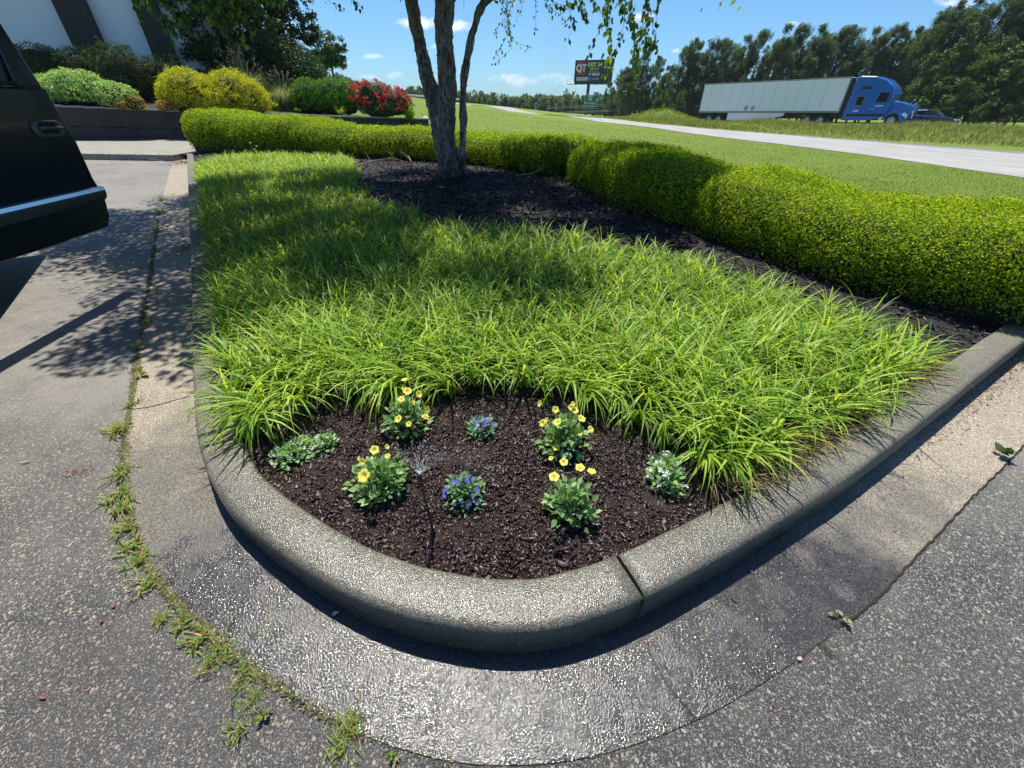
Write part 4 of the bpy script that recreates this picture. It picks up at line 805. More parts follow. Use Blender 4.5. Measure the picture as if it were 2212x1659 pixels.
# distant woodland that reads as one mass
rng = np.random.default_rng(77); pts = []; nr_ = []; trk = MB()
prof_u = [640, 700, 730, 760, 800, 850, 900, 960, 1020, 1080, 1110, 1150, 1200, 1250, 1300, 1360]; prof_v = [160, 160, 156, 166, 178, 182, 184, 192, 194, 198, 203, 200, 202, 204, 200, 190]
for i in range(250):
    u = rng.uniform(640, 1380); layer = rng.uniform(); d = 165 + 90 * layer; vt = np.interp(u, prof_u, prof_v) + rng.uniform(-2, 7) + (1 - layer) * 9 - (7 if u > 1150 and rng.uniform() < .12 else 0); p = at(u, vt, d); z0 = float(terr(p.x, p.y)) - 1.5
    H_ = max(4.0, p.z - z0); c = np.array([p.x, p.y, z0 + H_ * .58]); r_ = (H_ * rng.uniform(.18, .30), H_ * .26, H_ * .43); a = clumpy(420, c, r_, rng, 20, H_ * .10, .7, -.9, i); pts.append(a[0]); nr_.append(a[1])
    if layer < .5: trk.tube([(p.x, p.y, z0), (p.x, p.y, z0 + H_ * .8)], [.25, .1], 5, False)
V, F3 = leaves(np.concatenate(pts), np.concatenate(nr_), .85, .6, .7, rng=rng); M_far = leafmat('far_wood_leaf', [(.06, .10, .035), (.09, .15, .05), (.13, .20, .06)], (1.1, 1.1, .5), .45, .6, .2)
fw = mesh_np('far_woods', V, None, M_far, F3=F3); tag(fw, 'distant belt of mixed woodland along the horizon beyond the lane', 'woods', kind='stuff'); trk.build('trunks', M_barkp, fw)['kind'] = 'stuff'
# second, farther ridge of trees on the left hill
# grassy mound left of the trailer
mp0 = at(1432, 240, 76); mx, my = mp0.x, mp0.y
xs = np.linspace(-9, 9, 40); ys = np.linspace(-5, 5, 24); X, Y = np.meshgrid(xs, ys); Zm = 1.5 * np.exp(-(X / 4.2) ** 2 - (Y / 2.6) ** 2); Zt = terr(X + mx, Y + my) - .04 + Zm * (1 + .12 * np.sin(X * 2.1) * np.cos(Y * 1.7))
tag(mesh_np('grass_mound', np.stack([X + mx, Y + my, Zt], -1).reshape(-1, 3), grid_faces(40, 24), M_lawn, smooth=True), kind='structure')
n = 5000; xx = RNG.uniform(-8, 8, n); yy = RNG.uniform(-4.5, 4.5, n); zz = terr(xx + mx, yy + my) + 1.5 * np.exp(-(xx / 4.2) ** 2 - (yy / 2.6) ** 2); a = RNG.uniform(0, 6.28, n)
V, F = blades(np.c_[xx + mx, yy + my, zz - .05], np.c_[np.cos(a), np.sin(a)], RNG.uniform(.25, .6, n), .07, RNG.uniform(.3, 1.4, n), seg=2); tag(mesh_np('mound_grass', V, F, leafmat('mound_weed', [(.14, .22, .02), (.20, .28, .03), (.28, .33, .06)], (1.2, 1.1, .5), .4)), 'yellow-green weeds covering the small mound left of the trailer', 'weeds', kind='stuff')

# understory and farther trees that fill in behind the trunks of the two woods
rng = np.random.default_rng(91); pts = []; nr_ = []
for i in range(150):
    u = rng.uniform(1290, 2420); base_d = np.interp(u, [1290, 1500, 1900, 2000, 2420], [125, 106, 98, 84, 76]); d = base_d * rng.uniform(1.0, 1.12); p = at(u, 245, d); z0 = float(terr(p.x, p.y)) - .3
    H_ = rng.uniform(3.0, 7.0) if u < 1950 else rng.uniform(5, 10)
    if 1945 < u < 1985: H_ *= .6
    a = clumpy(900, (p.x, p.y, z0 + H_ * .45), (H_ * .42, H_ * .3, H_ * .52), rng, 34, H_ * .13, .8, -.9, i); pts.append(a[0]); nr_.append(a[1])
V, F3 = leaves(np.concatenate(pts), np.concatenate(nr_), .42, .6, .7, rng=rng)
tag(mesh_np('forest_understory', V, None, leafmat('understory_leaf', [(.03, .055, .018), (.05, .09, .022), (.08, .13, .03)], (1.1, 1.1, .5), .35, .6, .2), F3=F3), 'tangled undergrowth of saplings and vines between the tree trunks beyond the highway', 'undergrowth', kind='stuff')

# ================================================================ TRUCK
M_tw = plain('trailer_white', (.93, .87, .96), .45, var=.06, scale=1.2); M_rail = plain('trailer_rail', (.30, .31, .32), .5, .3); M_blk = plain('black_plastic', (.015, .015, .016), .5)
M_blue = plain('cab_blue', (.010, .13, .50), .22, .0, .6, var=.05); M_blue2 = plain('cab_blue_dark', (.004, .05, .22), .4); M_chrome = plain('chrome', (.75, .76, .78), .18, 1.0, var=.03)
M_glass = plain('dark_glass', (.012, .015, .018), .06, 0, .3, spec=.8); M_ws = plain('windscreen_glass', (.10, .15, .15), .08, 0, .3, spec=.8); M_tyre = plain('tyre_rubber', (.020, .020, .021), .85, var=.3, scale=30); M_rim = plain('wheel_rim', (.55, .55, .56), .35, .8)
M_seam = plain('panel_seam', (.26, .28, .30), .7); M_lamp = plain('lamp_glass', (.8, .8, .78), .15, 0, .5); M_amber = plain('amber_lens', (.7, .22, .03), .3)
def wheel(parent, x, y, z, r, w, sgn, name='wheel', spokes=10):
    o = MB(); o.lathe([(r * .60, -w / 2), (r * .93, -w / 2), (r, -w * .36), (r, w * .36), (r * .93, w / 2), (r * .60, w / 2)], (0, 0, 0), 'y', 28); t = o.build(name, M_tyre, parent, smooth=False); t.location = (x, y, z)
    q = MB(); q.lathe([(.001, sgn * w * .34), (r * .16, sgn * w * .36), (r * .18, sgn * w * .24), (r * .45, sgn * w * .14), (r * .52, sgn * w * .30), (r * .61, sgn * w * .48), (r * .61, -sgn * w * .4)], (0, 0, 0), 'y', 28)
    for k in range(spokes):
        a = 2 * math.pi * k / spokes; q.tube([(math.cos(a) * r * .30, sgn * w * .18, math.sin(a) * r * .30), (math.cos(a) * r * .30, sgn * w * .24, math.sin(a) * r * .30)], r * .04, 6)
    q.build('rim', M_rim, t, smooth=False); return t
HD = math.atan2(hd.y, hd.x)
def tl(s, o, z=0): q = T0 + hd * s + hn * o; return Vector((q.x, q.y, z))
# trailer: local x forward, local y positive = left (away from the camera)
TLc = T0 + hn * 1.3; slope = math.atan((.38 - .15) / 16)
tr = thing('semi_trailer', 'long white refrigerated box trailer pulled by the blue truck', 'trailer', (TLc.x, TLc.y, .15), HD); tr.rotation_euler = (0, -slope, HD)
LT = 15.6; zb0, zt0 = 1.17, 4.05
mb = MB(); mb.box((LT / 2, 0, (zb0 + zt0) / 2), (LT, 2.6, zt0 - zb0)); mb.build('box_body', M_tw, tr, bevel=.05)
mb = MB(); mb.box((LT / 2, -1.305, zb0 + .05), (LT, .04, .16)); mb.box((LT / 2, -1.305, zt0 - .04), (LT + .04, .05, .10)); mb.box((LT - .02, -1.30, (zb0 + zt0) / 2), (.14, .05, zt0 - zb0)); mb.box((.05, -1.30, (zb0 + zt0) / 2), (.10, .05, zt0 - zb0)); mb.build('edge_rail', M_rail, tr, bevel=.01)
for k in range(11): mb = MB(); mb.box((1.2 + k * 1.25, -1.3015, (zb0 + zt0) / 2 - .1), (.022, .006, zt0 - zb0 - .3)); mb.build('panel_seam', M_seam, tr)
for k in range(24): mb = MB(); mb.box((.5 + k * .62, -1.328, zb0 + .055), (.26, .008, .045)); mb.build('reflector', plain('dark_marker', (.10, .08, .08), .6), tr)
mb = MB(); mb.prism([(3.9, zb0 - .04), (10.4, zb0 - .04), (10.3, zb0 - .33), (8.0, .42), (3.9, .40)], -1.24, -1.20, 'y'); mb.build('side_skirt', M_tw, tr, bevel=.01)
for k, (x_, nm) in enumerate([(5.95, 0), (6.75, 0)]):
    mb = MB(); mb.prism([(x_, zb0 + .12), (x_ + .28, zb0 + .42), (x_, zb0 + .72), (x_ - .28, zb0 + .42)], -1.312, -1.303, 'y'); pl = mb.build('placard', M_seam, tr); mb = MB(); mb.prism([(x_, zb0 + .19), (x_ + .21, zb0 + .42), (x_, zb0 + .65), (x_ - .21, zb0 + .42)], -1.318, -1.3125, 'y'); mb.build('placard_face', plain('placard_grey', (.42, .46, .42), .6), pl)
mb = MB(); mb.prism([(LT + .02, zt0 - 1.95), (LT + .42, zt0 - 2.0), (LT + .62, zt0 - 1.6), (LT + .62, zt0 - .55), (LT + .45, zt0 - .22), (LT + .02, zt0 - .12)], -1.0, 1.0, 'y'); ru = mb.build('refrigeration_unit', plain('unit_white', (.62, .63, .63), .4, var=.04), tr, bevel=.08)
mb = MB(); mb.box((LT + .30, -1.006, zt0 - 1.45), (.16, .012, .12)); mb.build('vent', M_blk, ru)
mb = MB(); mb.box((LT / 2 + 1, 0, zb0 - .10), (LT - 2.5, 1.0, .14)); mb.box((2.2, 0, .85), (3.0, .9, .3)); mb.box((.15, 0, .55), (.12, 2.3, .12)); mb.box((.15, -.7, .85), (.08, .08, .6)); mb.box((.15, .7, .85), (.08, .08, .6)); mb.build('chassis', M_blk, tr, bevel=.01)
for x_ in (1.55, 2.78):
    for sg in (-1, 1): wheel(tr, x_, sg * 1.05, .50, .50, .42, sg)
# tractor
TC = T0 + hn * 1.3 + hd * 16.15; tk = thing('tractor_truck', 'bright blue sleeper-cab truck tractor with a chrome grille, pulling the white trailer', 'truck', (TC.x, TC.y, .38), HD); tk.rotation_euler = (0, -slope, HD)
x0 = -.15
cabp = [(x0, .62), (x0, 4.02), (x0 + .35, 4.10), (x0 + 1.6, 4.02), (x0 + 2.5, 3.72), (x0 + 3.15, 3.25), (x0 + 3.42, 2.92), (x0 + 3.50, 2.80), (x0 + 3.62, 2.02), (x0 + 3.55, 1.0), (x0 + 3.0, .62)]
mb = MB(); mb.prism(cabp, -1.24, 1.24, 'y'); cabo = mb.build('sleeper_cab', M_blue, tk, bevel=.14, seg=3)
hoodp = [(x0 + 3.5, .75), (x0 + 3.5, 2.12), (x0 + 4.2, 2.02), (x0 + 5.1, 1.78), (x0 + 5.42, 1.60), (x0 + 5.30, .62), (x0 + 4.9, .55)]
mb = MB(); mb.prism(hoodp, -1.0, 1.0, 'y'); hood = mb.build('hood', M_blue, tk, bevel=.12, seg=3)
for sg in (-1, 1):
    P8 = [(x0 + 4.15 + .80 * math.cos(a) * 1.02, .52 + .78 * math.sin(a)) for a in np.linspace(math.pi, .12, 12)]; P8 += [(x0 + 5.25, .75), (x0 + 5.35, .45), (x0 + 4.85, .42)] + [(x0 + 4.15 + .60 * math.cos(a), .52 + .60 * math.sin(a)) for a in np.linspace(.1, math.pi - .1, 12)]
    mb = MB(); mb.prism(P8, sg * .82, sg * 1.22, 'y'); fn = mb.build('fender', M_blue, tk, bevel=.03); wheel(tk, x0 + 4.15, sg * 1.0, .52, .52, .34, sg)
    mb = MB(); mb.prism([(x0 + 4.75, 1.02), (x0 + 5.22, .72), (x0 + 5.26, .95), (x0 + 4.95, 1.16)], sg * 1.2, sg * 1.235, 'y'); mb.build('headlight', M_lamp, tk, bevel=.01)
    mb = MB(); mb.prism([(x0 + 2.35, 2.0), (x0 + 3.25, 2.0), (x0 + 3.30, 2.3), (x0 + 3.12, 2.72), (x0 + 2.45, 2.72)], sg * 1.241, sg * 1.262, 'y'); mb.build('door_window', M_glass, tk)
    mb = MB(); mb.prism([(x0 + .75, 1.75), (x0 + 1.30, 1.75), (x0 + 1.30, 2.45), (x0 + .75, 2.45)], sg * 1.241, sg * 1.262, 'y'); wn = mb.build('sleeper_window', M_glass, tk)
    mb = MB(); [mb.tube([(x0 + a, sg * 1.262, b), (x0 + c, sg * 1.262, d)], .022, 5) for a, b, c, d in ((.72, 1.72, 1.33, 1.72), (.72, 2.48, 1.33, 2.48), (.72, 1.72, .72, 2.48), (1.33, 1.72, 1.33, 2.48))]; mb.build('window_frame', M_rail, wn)
    mb = MB(); mb.box((x0 + 1.9, sg * 1.215, .95), (3.1, .06, .22)); mb.build('side_step', M_blk, tk)
    mb = MB(); mb.box((x0 + 1.3, sg * 1.22, .70), (2.6, .05, .36)); mb.build('side_fairing', M_blue, tk, bevel=.02)
    mb = MB(); mb.box((x0 + 3.30, sg * 1.45, 2.25), (.14, .26, .62)); mr = mb.build('mirror', M_blue2, tk, bevel=.04); mb = MB(); mb.tube([(x0 + 3.3, sg * 1.2, 2.4), (x0 + 3.3, sg * 1.42, 2.4)], .025, 6); mb.build('mirror_arm', M_blk, mr)
    mb = MB(); mb.tube([(x0 + 4.9, sg * .85, 1.80), (x0 + 5.2, sg * 1.0, 2.10)], .018, 6); ha = mb.build('hood_mirror', M_chrome, tk); mb = MB(); mb.lathe([(.001, -.04), (.09, -.03), (.10, .02), (.001, .04)], (x0 + 5.2, sg * 1.0, 2.14), 'z', 12); mb.build('mirror_head', M_chrome, ha)
    mb = MB(); mb.box((x0 + 1.15, sg * 1.243, 3.15), (.75, .012, .26)); mb.build('side_vent', M_blk, tk)
    mb = MB(); mb.box((x0 + 2.3, sg * 1.243, 1.45), (.3, .02, .05)); mb.build('door_handle', M_chrome, tk)
    mb = MB(); mb.box((x0 + 1.0, sg * 1.243, 1.30), (.45, .01, .16)); mb.build('side_plate', plain('faint_lettering', (.45, .6, .8), .5), tk); mb = MB(); mb.box((x0 + 2.75, sg * 1.243, 1.70), (.62, .01, .10)); mb.build('door_marking', plain('faint_lettering', (.45, .6, .8), .5), tk)
mb = MB(); mb.prism([(x0 + 3.44, 2.86), (x0 + 3.60, 2.12), (x0 + 3.63, 2.12), (x0 + 3.47, 2.88)], -1.05, 1.05, 'y'); mb.build('windscreen', M_ws, tk)
mb = MB(); mb.box((x0 + 5.41, 0, 1.12), (.10, 1.05, .95), mtx=Matrix.Translation((x0 + 5.39, 0, 1.15)) @ Matrix.Rotation(R(-8), 4, 'Y')); gr = mb.build('grille', M_chrome, tk, bevel=.04)
mb = MB(); [mb.box((x0 + 5.455, 0, .80 + k * .1), (.02, .9, .035)) for k in range(7)]; mb.build('grille_bars', M_blk, gr)
mb = MB(); mb.box((x0 + 5.30, 0, .45), (.28, 2.3, .34)); mb.build('bumper', M_blue2, tk, bevel=.06)
mb = MB(); [mb.box((x0 + 3.28, yy_, 3.16), (.08, .12, .05)) for yy_ in (-.9, -.5, 0, .5, .9)]; mb.build('marker_lights', M_amber, tk)
mb = MB(); mb.prism([(x0 - .55, 1.2), (x0 - .02, 1.0), (x0 - .02, 3.98), (x0 - .5, 3.98)], -1.15, -1.10, 'y'); mb.prism([(x0 - .55, 1.2), (x0 - .02, 1.0), (x0 - .02, 3.98), (x0 - .5, 3.98)], 1.10, 1.15, 'y'); mb.box((x0 - 1.6, 0, .85), (4.4, .9, .26)); mb.build('frame_and_fairing', M_blk, tk)
for x_ in (-2.05, -3.35):
    for sg in (-1, 1): wheel(tk, x_, sg * 1.02, .50, .50, .42, sg)
# car ahead of the truck
M_cb = plain('car_dark_blue', (.012, .03, .09), .18, .3, .8, var=.05)
cp = T0 + hd * 21.9 + hn * 4.2; car = thing('car', 'dark blue sedan half hidden in front of the blue truck', 'car', (cp.x, cp.y, float(hz(cp.x, cp.y))), HD)
bp = [(-2.35, .35), (-2.4, .85), (-2.2, 1.02), (-1.7, 1.05), (.95, .98), (1.9, .86), (2.35, .68), (2.42, .35), (2.0, .25), (-2.0, .25)]
mb = MB(); mb.prism(bp, -.92, .92, 'y'); mb.build('body', M_cb, car, bevel=.09, seg=3)
mb = MB(); mb.prism([(-1.75, 1.0), (-1.05, 1.42), (-.1, 1.48), (.45, 1.40), (1.15, .96)], -.74, .74, 'y'); cabn = mb.build('roof', M_cb, car, bevel=.07, seg=3)
for sg in (-1, 1):
    mb = MB(); mb.prism([(-1.45, 1.05), (-1.0, 1.34), (-.12, 1.39), (-.12, 1.05)], sg * .742, sg * .755, 'y'); mb.build('rear_window', M_glass, car); mb = MB(); mb.prism([(-.04, 1.05), (-.04, 1.39), (.42, 1.33), (.88, 1.05)], sg * .742, sg * .755, 'y'); mb.build('front_window', M_glass, car)
    mb = MB(); mb.box((.75, sg * .98, 1.05), (.16, .16, .12)); mb.build('mirror', M_cb, car, bevel=.03); mb = MB(); mb.box((2.22, sg * .72, .68), (.30, .34, .12)); mb.build('headlight', M_lamp, car, bevel=.03)
    for x_ in (-1.4, 1.45): wheel(car, x_, sg * .82, .33, .33, .22, sg, spokes=5)
mb = MB(); mb.prism([(.50, 1.385), (1.10, 1.0), (1.14, 1.01), (.53, 1.41)], -.62, .62, 'y'); mb.build('windscreen', M_ws, car)

# ================================================================ SIGNS AND WIRES
M_bbk = plain('billboard_black', (.012, .012, .014), .45); M_rust = plain('brown_steel', (.07, .035, .028), .7, var=.3); M_sred = plain('sign_red', (.50, .03, .03), .5); M_swh = plain('sign_white', (.80, .80, .80), .5, var=.03); M_sye = plain('sign_yellow', (.85, .80, .12), .5, var=.03); M_sbl = plain('sign_blue', (.03, .20, .55), .5); M_sgd = plain('sign_dark_green', (.02, .09, .05), .5)
bb0, bb1 = at(1246.5, 132, 140), at(1318, 139, 140); bb = thing('billboard', 'black roadside billboard on one steel post, red square logo and yellow EXIT 54', 'billboard', (at(1265, 247, 140).x, 140, float(terr(at(1265, 247, 140).x, 140))))
Bl = Vector(bb.location); yaw = R(24)                                  # face turned a little away
BW, BH = 10.6, 4.6; cz_ = at(1282, 154, 140).z - Bl.z; cx_ = at(1282, 154, 140).x - Bl.x
bmx = Matrix.Translation((cx_, -.6, cz_)) @ Matrix.Rotation(-yaw, 4, 'Z')
mb = MB(); mb.box(None, (BW, .5, BH), mtx=bmx); pn = mb.build('panel', M_bbk, bb)
mb = MB(); mb.box(None, (.12, .7, BH + .2), mtx=bmx @ Matrix.Translation((-BW / 2 - .06, 0, 0))); mb.box(None, (BW, .6, .5), mtx=bmx @ Matrix.Translation((0, 0, -BH / 2 - .25))); mb.box(None, (BW + .2, .7, .12), mtx=bmx @ Matrix.Translation((0, 0, BH / 2 + .06))); mb.build('panel_frame', M_rust, pn)
mb = MB(); mb.tube([(0, 0, -.5), (0, 0, cz_ - BH / 2)], .42, 16); mb.build('post', M_rust, bb, smooth=True)
mb = MB(); mb.box(None, (BW + 2.2, .9, .10), mtx=bmx @ Matrix.Translation((-.9, -.7, -BH / 2 - .62)))
for k in range(6): mb.box(None, (.12, 1.4, .5), mtx=bmx @ Matrix.Translation((-BW / 2 + .6 + k * 1.9, -.6, -BH / 2 - .5)))
for zz_ in (.0, .5, 1.0): mb.box(None, (1.6, .05, .05), mtx=bmx @ Matrix.Translation((-BW / 2 - 1.2, -1.1, -BH / 2 - .5 + zz_)))
mb.box(None, (.06, .06, 1.1), mtx=bmx @ Matrix.Translation((-BW / 2 - 1.98, -1.1, -BH / 2 - .05))); mb.build('catwalk', M_rust, bb)
fx = bmx @ Matrix.Translation((0, -.262, 0)) @ Matrix.Rotation(R(90), 4, 'X')
def flat(name, cx, cy, w_, h_, mat, par, d=.0): mb = MB(); mb.box(None, (w_, h_, .02), mtx=fx @ Matrix.Translation((cx, cy, d))); return mb.build(name, mat, par)
flat('logo_square', -3.6, .65, 2.35, 2.9, M_sred, pn); text_part('logo_letters', 'QT', 2.1, fx @ Matrix.Translation((-3.6, .65, .03)), M_swh, pn, .06)
text_part('sign_text', 'EXIT 54', 1.2, fx @ Matrix.Translation((.25, 1.35, .01)), M_sye, pn, .04); text_part('sign_text', 'ON I-26', .72, fx @ Matrix.Translation((.25, .45, .01)), M_sye, pn, .02)
flat('divider', .1, -.1, 2.9, .05, M_swh, pn); text_part('sign_text', '17 MILES', .85, fx @ Matrix.Translation((.2, -.72, .01)), M_swh, pn, .03); text_part('sign_text', 'Boost', .6, fx @ Matrix.Translation((3.5, .8, .01)), M_swh, pn, .02)
flat('strip_panel', -3.1, -1.70, 3.2, .75, M_swh, pn); text_part('strip_text', 'CERTIFIED SCALES', .32, fx @ Matrix.Translation((-3.1, -1.7, .02)), M_bbk, pn, .01); flat('strip_panel', -.95, -1.70, .95, .75, M_sbl, pn); flat('strip_panel', .75, -1.70, 2.3, .7, M_sgd, pn); text_part('strip_text', 'TRUCK DIESEL', .30, fx @ Matrix.Translation((.75, -1.7, .02)), M_swh, pn, .01)
# exit sign
M_sgr = plain('road_sign_green', (.0, .22, .13), .45, var=.05)
g0 = at(1273.5, 250, 110); sg_ = thing('road_sign', 'green exit direction sign with white lettering and arrow below the billboard', 'road sign', (g0.x, 110, float(terr(g0.x, 110)))); zc_ = at(1274, 220, 110).z - sg_.location.z
SW, SH = 3.10, 2.55; smx = Matrix.Translation((0, 0, zc_)) @ Matrix.Rotation(R(-6), 4, 'Z'); mb = MB(); mb.box(None, (SW, .06, SH), mtx=smx); sp_ = mb.build('panel', M_swh, sg_, bevel=.02)
sfx = smx @ Matrix.Translation((0, -.034, 0)) @ Matrix.Rotation(R(90), 4, 'X')
def sflat(name, cx, cy, w_, h_, mat, par, d=.0): mb = MB(); mb.box(None, (w_, h_, .02), mtx=sfx @ Matrix.Translation((cx, cy, d))); return mb.build(name, mat, par)
sflat('green_field', 0, 0, SW - .1, SH - .1, M_sgr, sp_); sflat('route_shield', -.25, .72, .82, .78, M_swh, sp_, .012); text_part('route_number', '101', .52, sfx @ Matrix.Translation((-.25, .72, .03)), M_bbk, sp_, .02)
text_part('sign_text', 'Gray Court', .50, sfx @ Matrix.Translation((-.32, -.18, .015)), M_swh, sp_, .015); text_part('sign_text', 'Woodruff', .50, sfx @ Matrix.Translation((-.32, -.82, .015)), M_swh, sp_, .015)
mb = MB(); amx = sfx @ Matrix.Translation((1.18, .10, .02)) @ Matrix.Rotation(R(-28), 4, 'Z'); mb.box(None, (.10, .85, .02), mtx=amx @ Matrix.Translation((0, -.1, 0))); mb.add([amx @ Vector(q) for q in ((-.26, .22, 0), (0, .62, 0), (.26, .22, 0), (-.26, .22, .02), (0, .62, .02), (.26, .22, .02))], [(0, 2, 1), (3, 4, 5), (0, 1, 4, 3), (1, 2, 5, 4), (2, 0, 3, 5)]); mb.build('arrow', M_swh, sp_)
mb = MB(); mb.box(None, (1.15, .06, .48), mtx=smx @ Matrix.Translation((.95, 0, SH / 2 + .27))); ep = mb.build('exit_tab', M_sgr, sg_, bevel=.01); text_part('tab_text', 'EXIT 28', .30, smx @ Matrix.Translation((.95, -.034, SH / 2 + .27)) @ Matrix.Rotation(R(90), 4, 'X'), M_swh, ep, .01)
for xx_ in (-.9, .9): mb = MB(); mb.box((xx_, .12, (zc_ + .2) / 2), (.12, .12, zc_ + .6)); mb.build('post', M_rust, sg_)
# overhead wires with their poles out at the ends
M_wire = plain('wire_grey', (.16, .17, .15), .6); M_pole = plain('pole_wood', (.10, .075, .055), .9, var=.3)
def wire(a, b, sag, r_, lab): 
    a, b = at(*a), at(*b); pts_ = [a.lerp(b, t) - Vector((0, 0, sag * 4 * t * (1 - t))) for t in np.linspace(0, 1, 40)]; mb = MB(); mb.tube(pts_, r_, 5); o = mb.build('power_line', M_wire); return tag(o, lab, 'power line', 'power lines in front of the pine row')
wire((1180, 232, 118), (2330, 158, 62), .2, .035, 'topmost overhead power line running behind the truck cab')
wire((1180, 235, 118), (2330, 167, 62), .2, .035, 'second overhead power line, just under the topmost one')
wire((1100, 247, 120), (2330, 181, 62), .3, .055, 'thick lower power line meeting the truck cab roof')
wire((1100, 249, 120), (2330, 187, 62), .3, .03, 'thin lowest power line hugging the thick one')
# guardrail far up the lane
ga, gb = at(878, 205, 148), at(1003, 216, 124); gr_ = thing('guardrail', 'grey steel guardrail far away where the pale lane climbs out of sight', 'guardrail', (ga.x, ga.y, 0)); mb = MB(); A3, B3 = ga - Vector((ga.x, ga.y, 0)), gb - Vector((ga.x, ga.y, 0)); mb.tube([A3, A3.lerp(B3, .5), B3], .28, 6); mb.build('rail', plain('galvanised_steel', (.45, .45, .44), .5, .3), gr_)
for k in range(9): q = A3.lerp(B3, k / 8); mb = MB(); mb.box((q.x, q.y + .2, q.z - .5), (.2, .2, 1.4)); mb.build('post', M_rust, gr_)

# ================================================================ RIVER BIRCH
def bark_mat():
    m, nt, out = mat_new('birch_bark'); co = objco(nt); mp = nn(nt, 'ShaderNodeMapping'); mp.inputs['Scale'].default_value = (1, 1, .28); L(nt, co, mp.inputs[0])
    n1 = noise(nt, mp.outputs[0], 26, 8, .7, 1.0); n2 = noise(nt, mp.outputs[0], 7, 5, .65, .5); n3 = noise(nt, co, 90, 4)
    c = ramp(nt, n1, [(.40, (.05, .043, .04)), (.47, (.22, .19, .165)), (.56, (.42, .375, .335)), (.68, (.58, .54, .49))]); c = mixc(nt, ramp(nt, n2, [(.50, 0.0), (.70, .7)]), c, (.20, .13, .10)); c = mixc(nt, ramp(nt, n3, [(.35, .4), (.6, 0.0)]), c, (.05, .04, .035))
    h = math_(nt, 'ADD', n1, math_(nt, 'MULTIPLY', n2, .6)); p = pbsdf(nt, c, .9, 0, .2, bump(nt, h, 1.0, .03)); L(nt, p.outputs[0], out.inputs[0]); return m
M_birch = bark_mat(); TY = 8.05; tb = gp(978, 386, .30); birch = thing('birch_tree', 'three-stemmed river birch with peeling bark and drooping leafy branches', 'tree', (tb.x, tb.y, tb.z)); BL = Vector(birch.location)
def trunk_mesh(name, pts, rads, seed, rough_=.10):
    A = [Vector(p) - BL for p in pts]; Q = resample(chaikin(A, 2), .035); d = np.concatenate([[0], np.cumsum(np.linalg.norm(np.diff(np.array([tuple(a) for a in A]), axis=0), axis=1))]); dq = np.concatenate([[0], np.cumsum(np.linalg.norm(np.diff(Q, axis=0), axis=1))]); rr = np.interp(dq / dq[-1], d / d[-1], rads)
    n = 40; th = np.linspace(0, 2 * math.pi, n, endpoint=False); t = unit(np.gradient(Q, axis=0)); a = unit(np.cross(t, np.array([[.9, .1, .05]]))); b = np.cross(t, a); dirs = a[:, None] * np.cos(th)[None, :, None] + b[:, None] * np.sin(th)[None, :, None]
    P3 = Q[:, None] + dirs * rr[:, None, None]; q = P3.reshape(-1, 3).copy(); q[:, 2] *= .30; ns = np.abs(sinnoise(q, 11, seed)); n2 = sinnoise(q, 28, seed + 1); st = np.floor((sinnoise(q * 1.0, 16, seed + 2) * 2.5)) / 2.5
    disp = (ns * .55 + n2 * .25 + st * .45).reshape(len(Q), n) * rough_ * (.35 + rr[:, None] * 3.0) * .62; P3 = Q[:, None] + dirs * (rr[:, None] * .96 + disp)[..., None]
    F = []; i = np.arange(len(Q) - 1)[:, None] * n; k = np.arange(n)[None]; F = np.stack([i + k, i + (k + 1) % n, i + n + (k + 1) % n, i + n + k], -1).reshape(-1, 4); o = mesh_np(name, P3.reshape(-1, 3), F, M_birch, birch, smooth=False)
    # curling bark flakes
    r = np.random.default_rng(seed); m = int(90 * dq[-1]); ri = r.integers(2, len(Q) - 2, m); rk = r.integers(0, n, m); base = P3[ri, rk]; dn = dirs[ri, rk]; up = t[ri]; sd_ = np.cross(dn, up); s = r.uniform(.014, .042, m)[:, None] * (.5 + rr[ri][:, None] * 5)
    v0 = base - sd_ * s * .4; v1 = base + sd_ * s * .4; v2 = base + sd_ * s * .35 + up * s * r.uniform(.6, 1.6, (m, 1)) + dn * s * r.uniform(.1, .6, (m, 1)); v3 = v2 - sd_ * s * .7; VV = np.stack([v0, v1, v2, v3], 1).reshape(-1, 3); fl = mesh_np('bark_flakes', VV, (np.arange(m)[:, None] * 4 + np.arange(4)), M_birch, o); fl['kind'] = 'stuff'; return o
def tp(u, v, y): return at(u, v, y)
main = [gp(975, 388, .22), tp(972, 360, 8.0), tp(965, 330, 8.0), tp(960, 290, 7.98), tp(962, 250, 7.95), tp(966, 190, 7.9), tp(962, 120, 7.9), tp(958, 60, 7.95), tp(962, 0, 8.0), tp(985, -70, 8.1), tp(1000, -170, 8.2)]
trunk_mesh('trunk', main, [.235, .19, .172, .165, .15, .135, .13, .13, .14, .10, .05], 5)
left = [tp(958, 330, 8.05), tp(950, 285, 8.1), tp(942, 235, 8.2), tp(925, 180, 8.3), tp(910, 110, 8.4), tp(896, 40, 8.5), tp(884, -20, 8.6), tp(860, -110, 8.8), tp(835, -220, 9.0)]
trunk_mesh('trunk', left, [.10, .125, .13, .12, .105, .10, .09, .07, .03], 6)
rt = [gp(997, 384, .25), tp(996, 350, 7.85), tp(1001, 300, 7.85), tp(1000, 240, 7.85), tp(1000, 180, 7.8), tp(1010, 120, 7.75), tp(1024, 60, 7.7), tp(1038, 12, 7.65), tp(1068, -12, 7.5), tp(1130, -40, 7.0)]
trunk_mesh('trunk', rt, [.085, .062, .055, .055, .055, .052, .050, .048, .034, .02], 7)
